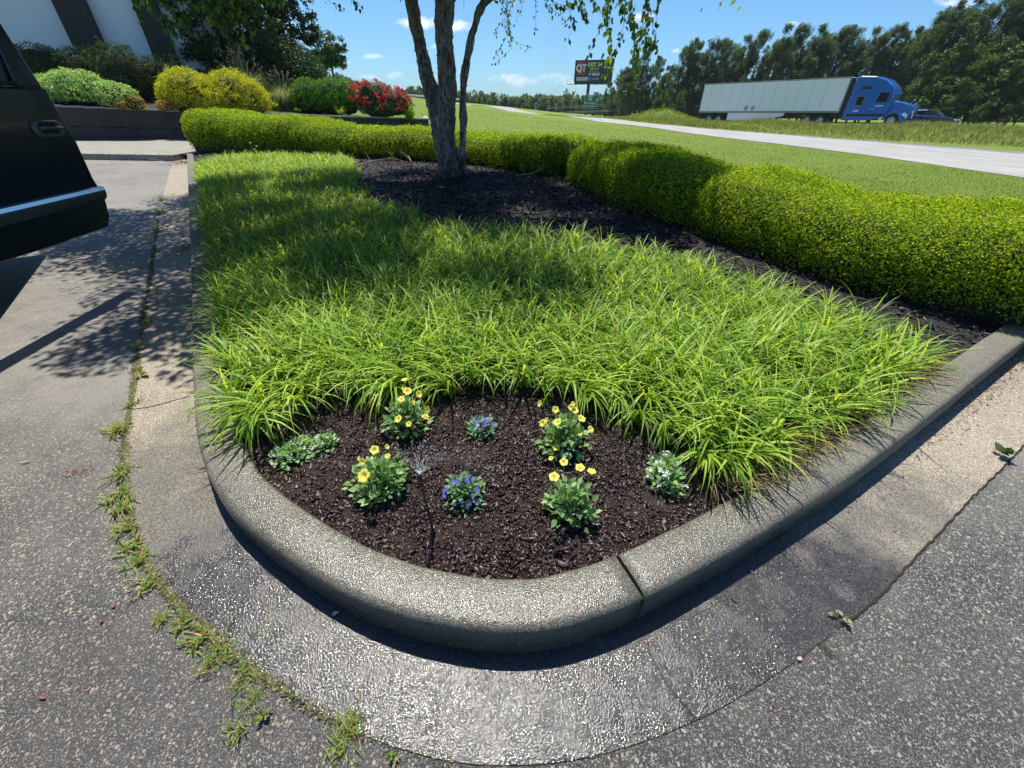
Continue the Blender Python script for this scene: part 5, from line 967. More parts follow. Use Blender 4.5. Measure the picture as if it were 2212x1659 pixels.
# limbs and crown above the picture
rng = np.random.default_rng(17); lm = MB(); CC = []
tops_ = [main[-2], main[-3], left[-2], left[-3], rt[-1], main[-1], left[-1]]
def crown_ok(x, y): return in_poly(np.array(x), np.array(y), SH_POLY)
SH = [(-6.6, 6.6), (-6.2, 5.2), (-5.0, 4.2), (-3.9, 3.3), (-2.9, 2.4), (-2.0, 2.15), (-1.2, 2.4), (-.2, 2.3), (.8, 2.9), (1.6, 3.7), (2.3, 4.6), (2.7, 6.0), (2.5, 7.6), (1.6, 8.8), (-.2, 9.2), (-2.2, 9.2), (-4.0, 8.4), (-5.8, 8.0)]
c_sh = np.array([(p[0], p[1]) for p in SH]); SHIFT = np.array([-sd.x / sd.z, -sd.y / sd.z])
for i in range(250):
    while True:
        x, y = rng.uniform(-6.6, 2.7), rng.uniform(2.1, 9.2)
        if in_poly(np.array([x]), np.array([y]), [tuple(q) for q in c_sh])[0]: break
    edge = float(seg_dist(np.array([x]), np.array([y]), np.concatenate([c_sh, c_sh[:1]]), 1)[0]); z = 3.15 + rng.uniform(0, 1) * min(3.4, .5 + 1.6 * edge); CC.append((x - SHIFT[0] * z, y - SHIFT[1] * z, z + .1 * max(0, y - 8)))
CC = np.array(CC)
for c in CC[::3]:
    s_ = tops_[rng.integers(len(tops_))]; c = Vector(c); q = s_.lerp(c, .5) + Vector((0, 0, .35)); lm.tube([s_ - BL, q - BL, c - BL], [.032, .018, .006], 5)
lm.build('limbs', M_birch, birch)
M_bleaf = leafmat('birch_leaf', [(.050, .11, .012), (.08, .16, .016), (.13, .23, .022)], (1.35, 1.2, .35), .45, .4, .4)
per = 680; ci = np.repeat(np.arange(len(CC)), per); o = unit(rng.normal(size=(len(ci), 3))) * (rng.uniform(size=(len(ci), 1)) ** .5) * np.array([.62, .62, .30]) * rng.uniform(.6, 1.15, len(CC))[ci][:, None]
V, F3 = leaves(CC[ci] + o - np.array(BL), unit(o + np.array([0, 0, .6])), .062, .62, .8, .5, rng); mesh_np('crown', V, None, M_bleaf, birch, F3=F3)
# hanging leafy twigs
def ovate(Pn, dirn, facing, size, rng):
    n = len(Pn); t = unit(dirn); b = unit(np.cross(t, facing)); nf = np.cross(b, t); s = size[:, None]; out = [Pn, Pn + t * s * .30 + b * s * .33 + nf * s * .06, Pn + t * s * .62 + b * s * .24 + nf * s * .03, Pn + t * s * 1.0 - nf * s * .08, Pn + t * s * .62 - b * s * .24 + nf * s * .03, Pn + t * s * .30 - b * s * .33 + nf * s * .06, Pn + t * s * .5 - nf * s * .0]
    V = np.stack(out, 1).reshape(-1, 3); i = np.arange(n)[:, None] * 7; F3 = np.concatenate([i + np.array(q) for q in ((0, 1, 6), (1, 2, 6), (2, 3, 6), (3, 4, 6), (4, 5, 6), (5, 0, 6))], 1).reshape(-1, 3); return V, F3
def strand(pts, y0, y1, dens=1.0, size=.055, seed=0, light=False, spread=.04):
    r = np.random.default_rng(seed); n = len(pts); W3 = [at(u, v, y0 + (y1 - y0) * i / (n - 1)) for i, (u, v) in enumerate(pts)]; W3 = [W3[0] + Vector((r.uniform(-.3, .3), .8, .9))] + W3; Q = resample(chaikin(W3, 2), .012); mb = MB(); mb.tube([Vector(q) - BL for q in Q[::4]], [.0035 - .0022 * i / len(Q[::4]) for i in range(len(Q[::4]))], 4, False); tw = mb.build('hanging_twig', M_twig, birch)
    vis = Q[int(len(Q) * .05):]; m = int(len(vis) * .42 * dens); ii = r.integers(0, len(vis), m); P3 = vis[ii] + r.normal(size=(m, 3)) * spread * .35; d = np.array([0, 0, -1.]) + r.normal(size=(m, 3)) * .45; fc = r.normal(size=(m, 3)) + np.array([0, -1.0, 0]); V, F3 = ovate(P3 - np.array(BL), d, fc, size * r.uniform(.55, 1.15, m), r); mesh_np('leaves', V, None, M_bleaf2 if light else M_bleaf, tw, F3=F3)['kind'] = 'stuff'
M_twig = plain('twig_bark', (.06, .045, .03), .9); M_bleaf2 = leafmat('birch_leaf_young', [(.16, .28, .04), (.26, .40, .07), (.36, .50, .12)], (1.3, 1.2, .4), .55, .4, .4)
ST = [([(1068, -10), (1090, 15), (1101, 45), (1100, 70), (1106, 98)], 6.6, 6.4, .8, .040, 1), ([(1082, 30), (1110, 92), (1135, 98), (1152, 104)], 6.4, 6.3, 1.2, .036, 1), ([(1103, 60), (1085, 100), (1062, 132)], 6.4, 6.3, 1.2, .036, 1), ([(1110, 95), (1094, 118), (1068, 138)], 6.4, 6.3, 1.2, .036, 1), ([(1100, 40), (1075, 55), (1068, 78)], 6.4, 6.3, 1.0, .034, 1), ([(1130, -10), (1128, 20), (1110, 50)], 6.4, 6.2, 1.0, .038, 1),
      ([(1156, -5), (1158, 35), (1156, 72)], 6.2, 6.2, .7, .036, 0), ([(1170, -10), (1185, 15), (1210, 32), (1225, 50)], 5.8, 5.6, 1.6, .042, 1), ([(1215, -10), (1232, 25), (1238, 50), (1225, 94)], 5.0, 5.0, 1.3, .055, 0), ([(1245, -10), (1256, 15), (1268, 42)], 4.8, 4.8, 1.6, .055, 0), ([(1325, -6), (1318, 25), (1300, 52), (1285, 85), (1268, 126)], 4.9, 4.8, 1.1, .048, 0),
      ([(1316, -8), (1318, 30), (1317, 70)], 4.8, 4.8, .9, .052, 0), ([(1352, -8), (1350, 40), (1342, 75), (1330, 108), (1326, 140)], 4.8, 4.8, 1.2, .048, 0), ([(1338, -6), (1352, 25), (1372, 50), (1392, 78), (1408, 92), (1420, 108)], 4.6, 4.6, 1.9, .056, 0), ([(1362, -6), (1364, 40), (1372, 82), (1381, 112)], 4.7, 4.7, 1.2, .050, 0), ([(1394, 70), (1396, 92), (1388, 112)], 4.6, 4.6, 2.0, .056, 0),
      ([(1420, -8), (1419, 35), (1418, 70)], 4.8, 4.8, 1.4, .050, 0), ([(1378, 112), (1381, 140), (1372, 165), (1358, 190), (1352, 208)], 4.8, 4.7, .8, .050, 1), ([(1378, 165), (1374, 182), (1366, 196)], 4.7, 4.7, 2.0, .05, 1), ([(1318, 132), (1316, 150), (1306, 166)], 4.8, 4.7, 2.0, .055, 1), ([(1430, 190), (1442, 205), (1440, 232)], 4.7, 4.7, .8, .055, 1), ([(1270, -8), (1290, 10), (1300, 30)], 4.8, 4.8, 1.6, .052, 0), ([(1180, -8), (1200, 8), (1232, 14), (1262, 8)], 5.2, 5.0, 2.0, .05, 0),
      ([(1565, -10), (1560, 5), (1552, 22)], 4.8, 4.8, 1.2, .05, 1), ([(1585, -8), (1590, 5), (1592, 16)], 4.8, 4.8, 1.2, .05, 1), ([(1520, -10), (1524, 0), (1522, 8)], 4.8, 4.8, 1.2, .05, 1), ([(700, -8), (712, 4), (735, 14), (745, 30)], 5.6, 5.5, 1.0, .045, 0), ([(740, -8), (765, 2), (782, 18)], 5.5, 5.4, 1.2, .045, 0), ([(648, -8), (655, 4), (662, 14)], 5.6, 5.6, 1.2, .045, 0), ([(950, -8), (956, 20), (951, 45)], 6.5, 6.5, .5, .04, 0),
      ([(1000, -8), (1004, 10), (998, 22)], 6.8, 6.8, .8, .04, 0)]
for i, (p, a, b, dn, sz, lt) in enumerate(ST): strand(p, a, b, dn, sz, i, bool(lt))
rr_ = random.Random(4)
for i, (u0, u1, vv, y) in enumerate([(290, 300, 40, 4.6), (305, 345, 30, 4.6), (320, 352, 62, 4.5), (335, 372, 92, 4.5), (350, 380, 70, 4.6), (345, 392, 52, 4.7), (372, 420, 78, 4.6), (390, 402, 60, 4.6), (400, 425, 40, 4.7), (440, 462, 52, 4.9), (455, 478, 62, 4.8), (470, 500, 95, 4.8), (480, 515, 62, 4.8), (495, 532, 102, 4.9), (510, 545, 70, 4.9), (530, 562, 50, 5.0), (545, 575, 32, 5.0), (560, 605, 18, 5.1), (415, 455, 28, 4.8), (320, 330, 20, 4.7), (360, 365, 25, 4.7), (470, 470, 30, 4.9), (520, 500, 38, 4.9), (430, 440, 15, 4.8), (590, 615, 12, 5.2)]):
    strand([(u0 - 12, -30), (u0, -8), ((u0 + u1) / 2 + rr_.uniform(-6, 6), vv * .45), (u1, vv)], y, y - .05, 1.9, .056, 50 + i, i % 4 == 1)

# ================================================================ FLOWERS IN THE BED
M_pet = leafmat('petunia_leaf', [(.16, .30, .09), (.24, .40, .14), (.34, .50, .22)], (1.2, 1.1, .5), .35, .45, .4); M_yel = leafmat('yellow_petal', [(.80, .70, .06), (.90, .82, .16), (.85, .74, .10)], (1.0, .95, .5), .35, .6, .2)
M_lob = leafmat('lobelia_leaf', [(.14, .28, .10), (.24, .40, .18)], (1.2, 1.1, .5), .35, .5, .3); M_blu = leafmat('blue_petal', [(.16, .16, .70), (.26, .26, .85), (.20, .18, .60)], (.9, .9, 1.0), .3, .6, .2)
M_aly = leafmat('alyssum_leaf', [(.20, .36, .10), (.30, .48, .20), (.42, .58, .32)], (1.2, 1.1, .5), .4, .5, .3); M_wht = leafmat('white_petal', [(.80, .80, .80), (.9, .9, .88)], (1, 1, 1), .3, .6, .2); M_thr = plain('flower_throat', (.55, .42, .03), .7)
def dome_leaves(n, r, h, size, rng, asp, tilt=.7, lift=.0):
    a = rng.uniform(0, 6.28, n); e = rng.uniform(0, 1, n) ** .7 * math.pi / 2; k = rng.uniform(.45, 1.05, n); d = np.stack([np.cos(a) * np.cos(e), np.sin(a) * np.cos(e), np.sin(e)], 1); P3 = d * np.array([r, r, h]) * k[:, None]; P3[:, 2] += lift
    dirn = unit(d * .8 + rng.normal(size=(n, 3)) * .45); V, F3 = ovate(P3, dirn, unit(rng.normal(size=(n, 3)) * .4 + np.array([0, 0, 1.])), size * rng.uniform(.6, 1.2, n), rng); return V, F3
def stems_mesh(parent, ends, rad, mat, name='stems'):
    mb = MB()
    for e in ends: mb.tube([(0, 0, -.02), (e[0] * .6, e[1] * .6, e[2] * .55), tuple(e)], [rad, rad, rad * .7], 4, False)
    o = mb.build(name, mat, parent); return o
def petunia(label, u, v, r, h, flowers, seed):
    p = gp(u, v, .19); g_ = thing('petunia_plant', label, 'flower', (p.x, p.y, float(soil_z(p.x, p.y)) - .01), 0, 'yellow petunias in the front bed'); rg = np.random.default_rng(seed); V, F3 = dome_leaves(int(300 * (r / .1) ** 1.5), r, h * 1.15, .034, rg, .6, lift=.008); mesh_np('foliage', V, None, M_pet, g_, F3=F3)
    loc = Vector(g_.location); ends = []
    for (fu, fv, sc, fd) in flowers:
        q = at(fu, fv, p.y - fd) - loc; face = Vector((q.x * 2.5, -.10 + q.y, .10 + .3 * rg.uniform())).normalized(); face = (face + Vector((rg.normal() * .35, rg.normal() * .2, .15))).normalized(); ends.append(tuple(q - face * .02))
        up = Vector((0, 0, 1)); a = face.cross(up).normalized(); b = face.cross(a); N = 20; R_ = .0168 * sc; vs = []; 
        for (rr, dz) in ((.09, -.75), (.16, -.35), (.30, -.10), (.72, .10), (1.0, .06)):
            for k in range(N):
                t = 2 * math.pi * k / N; w_ = 1 + (.10 * math.cos(5 * t) if rr > .5 else 0); z_ = dz + (.10 * math.cos(10 * t) if rr > .9 else 0); vs.append(q + (a * math.cos(t) + b * math.sin(t)) * R_ * rr * w_ + face * R_ * z_ * 1.3)
        fl = MB(); fl.add(vs, [(i * N + k, i * N + (k + 1) % N, (i + 1) * N + (k + 1) % N, (i + 1) * N + k) for i in range(4) for k in range(N)]); fo_ = fl.build('flower', M_yel, g_, smooth=True)
        th_ = MB(); th_.lathe([(.001, 0), (R_ * .16, R_ * .02)], (0, 0, 0), 'z', 10, mtx=Matrix.Translation(q - face * R_ * .12) @ face.to_track_quat('Z', 'Y').to_matrix().to_4x4()); th_.build('throat', M_thr, fo_)
    stems_mesh(g_, ends, .0016, M_pet); return g_
petunia('tallest yellow petunia at the back left, with a bloom sticking up over the strap leaves', 882, 925, .105, .125, [(874, 820, .8, -.02), (880, 845, 1.05, .02), (905, 852, .95, .02), (817, 872, .9, .0), (867, 862, .9, .04), (922, 885, .95, .05), (919, 900, 1.1, .06), (860, 905, 1.0, .09), (883, 916, .75, .10), (873, 838, .6, 0), (892, 870, .6, .03)], 1)
petunia('low broad yellow petunia left of the sprinkler, with one large bloom at its foot', 823, 1035, .12, .085, [(809, 972, 1.0, .02), (836, 965, .6, .0), (783, 998, .85, .05), (786, 1028, 1.45, .10), (837, 985, .6, .03), (775, 990, .5, .02)], 2)
petunia('yellow petunia at the back right with blooms scattered on every side', 1215, 962, .11, .12, [(1166, 872, .85, -.02), (1200, 885, .9, .0), (1234, 880, .8, .0), (1242, 886, .9, .01), (1256, 904, 1.05, .02), (1250, 934, 1.0, .05), (1204, 912, 1.0, .05), (1172, 914, .95, .05), (1180, 908, .7, .04), (1276, 927, .9, .02), (1202, 966, .9, .09), (1238, 872, .6, 0)], 3)
petunia('yellow petunia nearest the kerb joint with three upright trumpets on top', 1232, 1092, .095, .10, [(1218, 998, .85, -.01), (1253, 1010, .95, .0), (1278, 1018, .9, .0), (1197, 1030, 1.0, .07), (1190, 990, .5, .01)], 4)
def small_flower(parent, q, face, size, mat, petals=5):
    up = Vector((0, 0.01, 1)); a = face.cross(up).normalized(); b = face.cross(a); mb = MB(); vs = [q]; fs = []
    for k in range(petals):
        t = 2 * math.pi * k / petals; d = a * math.cos(t) + b * math.sin(t); e = a * -math.sin(t) + b * math.cos(t); i = len(vs); vs += [q + d * size * .55 + e * size * .28 + face * size * .1, q + d * size + face * size * .05, q + d * size * .55 - e * size * .28 + face * size * .1]; fs.append((0, i, i + 1, i + 2))
    mb.add(vs, fs); return mb.build('flower', mat, parent)
def lobelia(label, u, v, r, h, seed, nfl, cover):
    p = gp(u, v, .19); g_ = thing('lobelia_plant', label, 'flower', (p.x, p.y, float(soil_z(p.x, p.y)) - .01), 0, 'blue lobelias in the front bed'); rg = np.random.default_rng(seed); V, F3 = dome_leaves(420, r, h, .022, rg, .4); mesh_np('foliage', V, None, M_lob, g_, F3=F3)
    a = rg.uniform(0, 6.28, 160); n = 160; d = np.stack([np.cos(a) * rg.uniform(.1, 1, n), np.sin(a) * rg.uniform(.1, 1, n), np.zeros(n)], 1); V, F = blades(d * .01, d[:, :2], h * rg.uniform(.7, 1.3, n), .0035, rg.uniform(.2, .9, n), seg=3, rng=rg, lean0=.45); mesh_np('stems', V, F, M_lob, g_)
    for k in range(nfl):
        a = rg.uniform(0, 6.28); e = rg.uniform(.35, 1.4); q = Vector((math.cos(a) * math.cos(e) * r * 1.02, math.sin(a) * math.cos(e) * r * .9 - cover, math.sin(e) * h * rg.uniform(.95, 1.2) + .01)); small_flower(g_, q, Vector((q.x, q.y - .08, .10)).normalized(), rg.uniform(.007, .011), M_blu if rg.uniform() < .85 else M_wht)
lobelia('small blue lobelia at the back centre of the flower bed', 1040, 932, .065, .075, 11, 26, .01)
lobelia('larger blue lobelia just right of the sprinkler', 1003, 1062, .080, .095, 12, 34, .02)
def alyssum(label, u, v, blobs, seed, ncl):
    p = gp(u, v, .19); g_ = thing('alyssum_plant', label, 'flower', (p.x, p.y, float(soil_z(p.x, p.y)) - .01), 0, 'white alyssums in the front bed'); rg = np.random.default_rng(seed); VV = []
    for (bx, by, r, h) in blobs: V, F3 = dome_leaves(330, r, h, .026, rg, .3); VV.append((V + np.array([bx, by, 0]), F3))
    V, F3 = join_np(VV); mesh_np('foliage', V, None, M_aly, g_, F3=F3)
    for k in range(ncl):
        bx, by, r, h = blobs[k % len(blobs)]; a = rg.uniform(0, 6.28); e = rg.uniform(.1, 1.3); c = np.array([bx + math.cos(a) * math.cos(e) * r * 1.08, by + math.sin(a) * math.cos(e) * r * 1.0, math.sin(e) * h * 1.08 + .006]); m = 16; P3 = c + rg.normal(size=(m, 3)) * .006; V, F3 = leaves(P3, np.tile([0, -.4, 1.], (m, 1)), .007, .8, .5, rng=rg); o_ = mesh_np('flower_cluster', V, None, M_wht, g_, F3=F3)
alyssum('sprawling white alyssum split in two lobes at the left edge of the bed', 655, 968, [(-.055, -.01, .085, .05), (.07, .05, .07, .06), (-.02, .04, .06, .055)], 21, 14)
alyssum('compact upright white alyssum at the right edge of the bed beside the strap leaves', 1440, 1030, [(0, 0, .075, .10), (.01, .05, .07, .095)], 22, 22)
# ---------------------------------------------------------------- sprinkler
s0 = gp(935, 1142, .17); s1 = at(907, 1030, s0.y + .01); spk = thing('sprinkler', 'thin black drip-line sprinkler stake spraying water over the flower bed', 'sprinkler', (s0.x, s0.y, s0.z)); Sv = s1 - s0
mb = MB(); mb.tube([(0, 0, -.06), (Sv.x * .02, 0, .0), (Sv.x * .35, .0, Sv.z * .33), (Sv.x * .7, .004, Sv.z * .68), tuple(Sv * .97)], [.0042, .0042, .0036, .0034, .0034], 10); mb.build('stake', M_blk, spk, smooth=True)
mb = MB(); mb.lathe([(.001, -.014), (.0075, -.013), (.0085, -.004), (.006, .004), (.0045, .010), (.001, .011)], tuple(Sv), 'z', 14); mb.build('nozzle', M_blk, spk, smooth=True)
mb = MB(); mb.box((.002, 0, .004), (.012, .012, .014)); mb.tube([(0, 0, .002), (.014, .004, .006)], .003, 6); mb.build('connector', M_blk, spk)
mb = MB(); b0 = gp(922, 1212, .168) - s0; mb.tube([(0, 0, .004), (b0.x * .5 + .002, b0.y * .5, .010), (b0.x, b0.y, .004), (b0.x * 1.0, b0.y - .012, -.015)], .0040, 8); mb.build('stake_shadow', M_blk, spk, smooth=True)  # black tube laid along the stake's cast shadow, painting it dark
m, ntw, outw = mat_new('water_drops'); tr_ = nn(ntw, 'ShaderNodeBsdfTransparent'); gl = nn(ntw, 'ShaderNodeBsdfDiffuse'); gl.inputs[0].default_value = (.9, .93, .96, 1); t2 = nn(ntw, 'ShaderNodeBsdfTranslucent'); t2.inputs[0].default_value = (.9, .93, .96, 1); a1 = nn(ntw, 'ShaderNodeMixShader'); a1.inputs[0].default_value = .5; L(ntw, gl.outputs[0], a1.inputs[1]); L(ntw, t2.outputs[0], a1.inputs[2]); a2 = nn(ntw, 'ShaderNodeMixShader'); a2.inputs[0].default_value = .45; L(ntw, tr_.outputs[0], a2.inputs[1]); L(ntw, a1.outputs[0], a2.inputs[2]); L(ntw, a2.outputs[0], outw.inputs[0])
rg = np.random.default_rng(6); n = 800; a = rg.uniform(-1.25, 1.25, n) + math.pi / 2 * 0; el = rg.uniform(.35, .85, n); tt = rg.uniform(0, 1, n) ** 1.7 * .42
def traj(a, el, t): vx = np.sin(a) * np.cos(el); vy = np.cos(a) * np.cos(el); return np.stack([vx * t, vy * t, np.sin(el) * t - 3.2 * t * t], 1)
p0 = traj(a, el, tt); p1 = traj(a, el, tt + rg.uniform(.003, .012, n)); wdd = np.tile(np.array([[.0005, 0, 0]]), (n, 1)); V = np.stack([p0 - wdd, p0 + wdd, p1 + wdd, p1 - wdd], 1).reshape(-1, 3) + np.array(s1) + np.array([0, 0, .011]); sp = mesh_np('water_spray', V, np.arange(n * 4).reshape(-1, 4), m); tag(sp, 'fine fan of water droplets thrown by the sprinkler nozzle', 'water spray', kind='stuff')
# ---------------------------------------------------------------- weeds in the crack
M_weed = leafmat('weed_leaf', [(.14, .26, .03), (.20, .34, .05), (.34, .40, .08), (.42, .32, .12)], (1.3, 1.15, .4), .45, .5, .3); M_weedp = leafmat('pale_weed_leaf', [(.30, .34, .16), (.24, .30, .12), (.38, .38, .22)], (1.1, 1, .5), .3)
def weed(u, v, s, kind, label, seed, mat=None):
    p = gp(u, v, .004); rg = np.random.default_rng(seed); g_ = thing('weed', label, 'weed', (p.x, p.y, .002), 0, 'weeds in the cracks of the paving'); mat = mat or M_weed
    if kind == 'b':
        V, F3 = dome_leaves(9, s * .7, s * .5, s * .75, rg, .6); mesh_np('leaves', V, None, mat, g_, F3=F3); stems_mesh(g_, [tuple(np.array([math.cos(k) * s * .5, math.sin(k) * s * .5, s * .4])) for k in range(5)], .0012, mat)
    else:
        n = int(60 if kind == 'g' else 34); ang0 = -.55; q = rg.normal(size=(n, 2)) * s * np.array([.25, .45 if kind == 'g' else .3]); a = rg.uniform(0, 6.28, n); V, F = blades(np.c_[q, np.zeros(n)], np.c_[np.cos(a), np.sin(a)], s * rg.uniform(.5, 1.2, n), s * .10 if kind != 'g' else s * .05, rg.uniform(.3, 1.4, n), seg=3, rng=rg, lean0=.8); mesh_np('leaves', V, F, mat, g_)
WD = [(351, 432, .11, 't', 'tall yellow-green weed standing highest up in the left crack'), (349, 462, .09, 't', 'weed tuft just below the tallest one in the left crack'), (346, 500, .08, 't', 'shaded weed tuft in the left crack, third from the far end'), (340, 545, .05, 't', 'tiny weed in dappled shade beyond the long car-door shadow'), (318, 700, .055, 't', 'dark shaded weed in the crack where the door shadow ends'), (304, 752, .05, 'b', 'small leafy weed in the crack at the lower fringe of the tree shadow'), (300, 812, .05, 'b', 'broad-leaved weed in sunlight just below the tree shadow'), (284, 875, .045, 't', 'small bright weed left of the gutter joint line'), (262, 930, .065, 't', 'wide flat weed spreading leftward onto the asphalt below the gutter joint'), (262, 1028, .05, 't', 'yellow-dotted weed in the crack beside the brown bark litter'),
      (255, 1072, .055, 't', 'leafy weed in the crack, first below the bark litter'), (262, 1100, .05, 't', 'leafy weed in the crack, second below the bark litter'), (268, 1140, .045, 't', 'narrow weed tuft midway along the mossy crack'), (283, 1182, .045, 't', 'pale weed tuft above the broad crack bend'), (292, 1218, .045, 't', 'dense weed tuft at the crack bend'), (318, 1262, .040, 't', 'straw-tipped weed at the outermost bend of the gutter'), (350, 1338, .030, 't', 'flat weed left of the bark slivers'), (388, 1352, .034, 't', 'flat weed just below the left one, touching the moss'), (425, 1385, .040, 't', 'spiky weed left of the biggest broad tuft'), (470, 1412, .045, 'g', 'biggest bushy weed tuft beside the orange bark sliver'), (520, 1472, .038, 'g', 'dark leafy weed below the biggest tuft'), (552, 1508, .03, 'g', 'dried brown-tipped weed near the wet gutter'), (575, 1548, .026, 'b', 'upright weed with three oval leaves casting a long shadow'), (510, 1585, .028, 't', 'small flat weed on the asphalt near the bottom edge'),
      (745, 1600, .055, 'g', 'large mossy grass patch at the bottom of the gutter'), (765, 1555, .035, 'g', 'fine grass wisps at the top of the mossy patch'), (848, 1638, .022, 'b', 'tiny sprig right of the mossy grass patch'), (2158, 985, .065, 'b', 'seedling with long dark green leaves in the right-hand crack'), (1815, 1335, .035, 'b', 'curled pale grey-green weed in the right-hand crack'), (1786, 1405, .026, 'g', 'dark moss-like weed tuft in the right-hand crack')]
for i, (u, v, s_, k, lab) in enumerate(WD): weed(u, v, s_ * (1.35 if i < 24 else 1.1), k, lab, 300 + i, M_weedp if 'pale grey' in lab else (leafmat('dark_weed_leaf', [(.05, .09, .03), (.09, .13, .04)], (1.1, 1, .4), .3) if ('dark moss' in lab or 'seedling' in lab) else None))
# moss and grit along the crack
M_moss = island_mat('crack_moss', [(0, (.04, .045, .015)), (.4, (.09, .10, .03)), (.72, (.15, .15, .06)), (.88, (.24, .21, .12)), (1, (.36, .31, .20))], .9, .2)
G2 = GO[(GO[:, 1] < 6) & (GO[:, 0] < 5)]; n = 16000; wgt = np.clip(sinnoise(np.c_[G2, np.zeros(len(G2))], 2.6, 8) + .45, .03, 1.5) * np.interp(G2[:, 0], [-1.2, -.3, .2, 1.5, 2.5], [1.0, .45, .10, .22, .12]); wgt = wgt[:-1] / wgt[:-1].sum(); ii = RNG.choice(len(G2) - 1, n, p=wgt); fr_ = RNG.uniform(size=(n, 1)); tt_ = unit(np.gradient(G2, axis=0)); nrm2 = np.stack([-tt_[:, 1], tt_[:, 0]], 1); wv = .35 + .65 * np.clip(sinnoise(np.c_[G2, np.zeros(len(G2))], 3.0, 3) + .35, 0, 1.2); q = G2[ii] * (1 - fr_) + G2[ii + 1] * fr_ + nrm2[ii] * (RNG.normal(size=n) * .013 * wv[ii])[:, None] + RNG.normal(size=(n, 2)) * .004
s3 = RNG.uniform(.0012, .0055, n) * np.interp(q[:, 0], [-.7, 0], [1, .45]); V = []; dirs6 = [(1, 0), (.3, .9), (-.8, .5), (-.7, -.6), (.4, -.9)]
for dx, dy in dirs6: V.append(np.c_[q[:, 0] + dx * s3 * RNG.uniform(.6, 1.2, n), q[:, 1] + dy * s3 * RNG.uniform(.6, 1.2, n), np.full(n, .005)])
V.append(np.c_[q, .006 + s3 * .8]); V = np.stack(V, 1).reshape(-1, 3); F3 = (np.arange(n)[:, None, None] * 6 + np.array([(0, 1, 5), (1, 2, 5), (2, 3, 5), (3, 4, 5), (4, 0, 5)])[None]).reshape(-1, 3)
tag(mesh_np('moss', V, None, M_moss, F3=F3), 'olive moss and grit packed in the crack between gutter and asphalt', 'moss', kind='stuff')
# loose bits on the paving
def bit(name, label, cat, u, v, dims, rz, mat, z=.0, tilt=.1, seed=1):
    p = gp(u, v, z); rg = random.Random(seed); mb = MB(); a, b, c = dims; ring = [(math.cos(t) * a / 2 * rg.uniform(.75, 1.1), math.sin(t) * b / 2 * rg.uniform(.7, 1.1)) for t in [k * math.pi / 4.5 for k in range(9)]]; mb.prism(ring, 0, c, 'z', Matrix.Rotation(tilt, 4, 'Y')); o = mb.build(name, mat, bevel=c * .25); o.location = (p.x, p.y, z + .006); o.rotation_euler = (0, 0, rz); return tag(o, label, cat)
M_rb = plain('red_bark', (.20, .05, .03), .5, var=.3, scale=80); M_ob = plain('orange_bark', (.48, .20, .09), .6, var=.2, scale=80); M_db = plain('dark_bark', (.05, .03, .025), .6, var=.4, scale=80); M_tan = plain('tan_stick', (.42, .33, .24), .8, var=.2, scale=60); M_yl = leafmat('fallen_leaf', [(.45, .50, .10)], (1.1, 1, .4), .35)
for i, (u, v, dm, rz, mt, lab) in enumerate([(94, 1509, (.022, .008, .004), -.1, M_rb, 'red-brown bark chip lying alone near the bottom left of the asphalt'), (220, 1345, (.014, .010, .004), .5, M_rb, 'dark red bark chip on the asphalt, lower of two close together'), (247, 1311, (.016, .010, .004), -.6, M_rb, 'pinkish red bark chip on the asphalt, upper of two close together'), (194, 1490, (.012, .004, .002), 1.2, M_ob, 'thin orange splinter on the speckled asphalt at lower left'), (435, 1375, (.050, .007, .003), -.2, M_ob, 'long orange bark sliver lying beside the biggest weed tuft'), (433, 1362, (.018, .006, .003), 1.3, M_rb, 'short upright-leaning red bark sliver above the long orange one'), (465, 1365, (.012, .007, .003), .8, M_ob, 'small orange bark chip above the biggest weed tuft'), (54, 1002, (.055, .008, .006), .5, M_tan, 'short tan stick on the asphalt at the left edge'), (1585, 1300, (.030, .009, .005), -.9, M_db, 'dark wet bark piece in the gutter right of the kerb joint'), (1668, 1525, (.012, .006, .003), -.8, M_rb, 'red chip on the asphalt right of the gutter corner'), (1722, 1380, (.008, .005, .003), -.8, M_rb, 'tiny red chip in the right gutter'), (1395, 1390, (.014, .010, .004), 0, M_rb, 'wet red bark fragments in the puddle under the kerb joint'), (1725, 1425, (.02, .012, .004), .5, M_tan, 'pale flake near the right-hand moss crack')]):
    bit('bark_chip' if 'stick' not in lab else 'stick', lab, 'bark chip' if 'stick' not in lab else 'stick', u, v, dm, rz, mt, seed=i)
p = gp(718, 1330, .004); V, F3 = ovate(np.zeros((1, 3)), np.array([[1., .3, .25]]), np.array([[0, 0, 1.]]), np.array([.024]), RNG); o = mesh_np('fallen_leaf', V, None, M_yl, F3=F3); o.location = (p.x, p.y, .012); tag(o, 'single yellow-green leaf lying at the shadow line under the kerb', 'leaf')
M_lit = island_mat('leaf_litter', [(0, (.10, .045, .03)), (.5, (.24, .11, .07)), (.85, (.40, .22, .15)), (1, (.5, .38, .28))], .8, .2)
def litter(name, label, c, sx_, sy_, ang, n, seed, smin=.004, smax=.016, z=.006):
    rg = np.random.default_rng(seed); a = rg.normal(size=(n, 2)) * np.array([sx_, sy_]); ca, sa = math.cos(ang), math.sin(ang); P3 = np.c_[c.x + a[:, 0] * ca - a[:, 1] * sa, c.y + a[:, 0] * sa + a[:, 1] * ca, z + rg.uniform(0, .006, n)]; V, F3 = leaves(P3, np.tile([0, 0, 1.], (n, 1)), rg.uniform(smin, smax, (n, 1)), .45, .35, rng=rg); return tag(mesh_np(name, V, None, M_lit, F3=F3), label, 'leaf litter', kind='stuff')
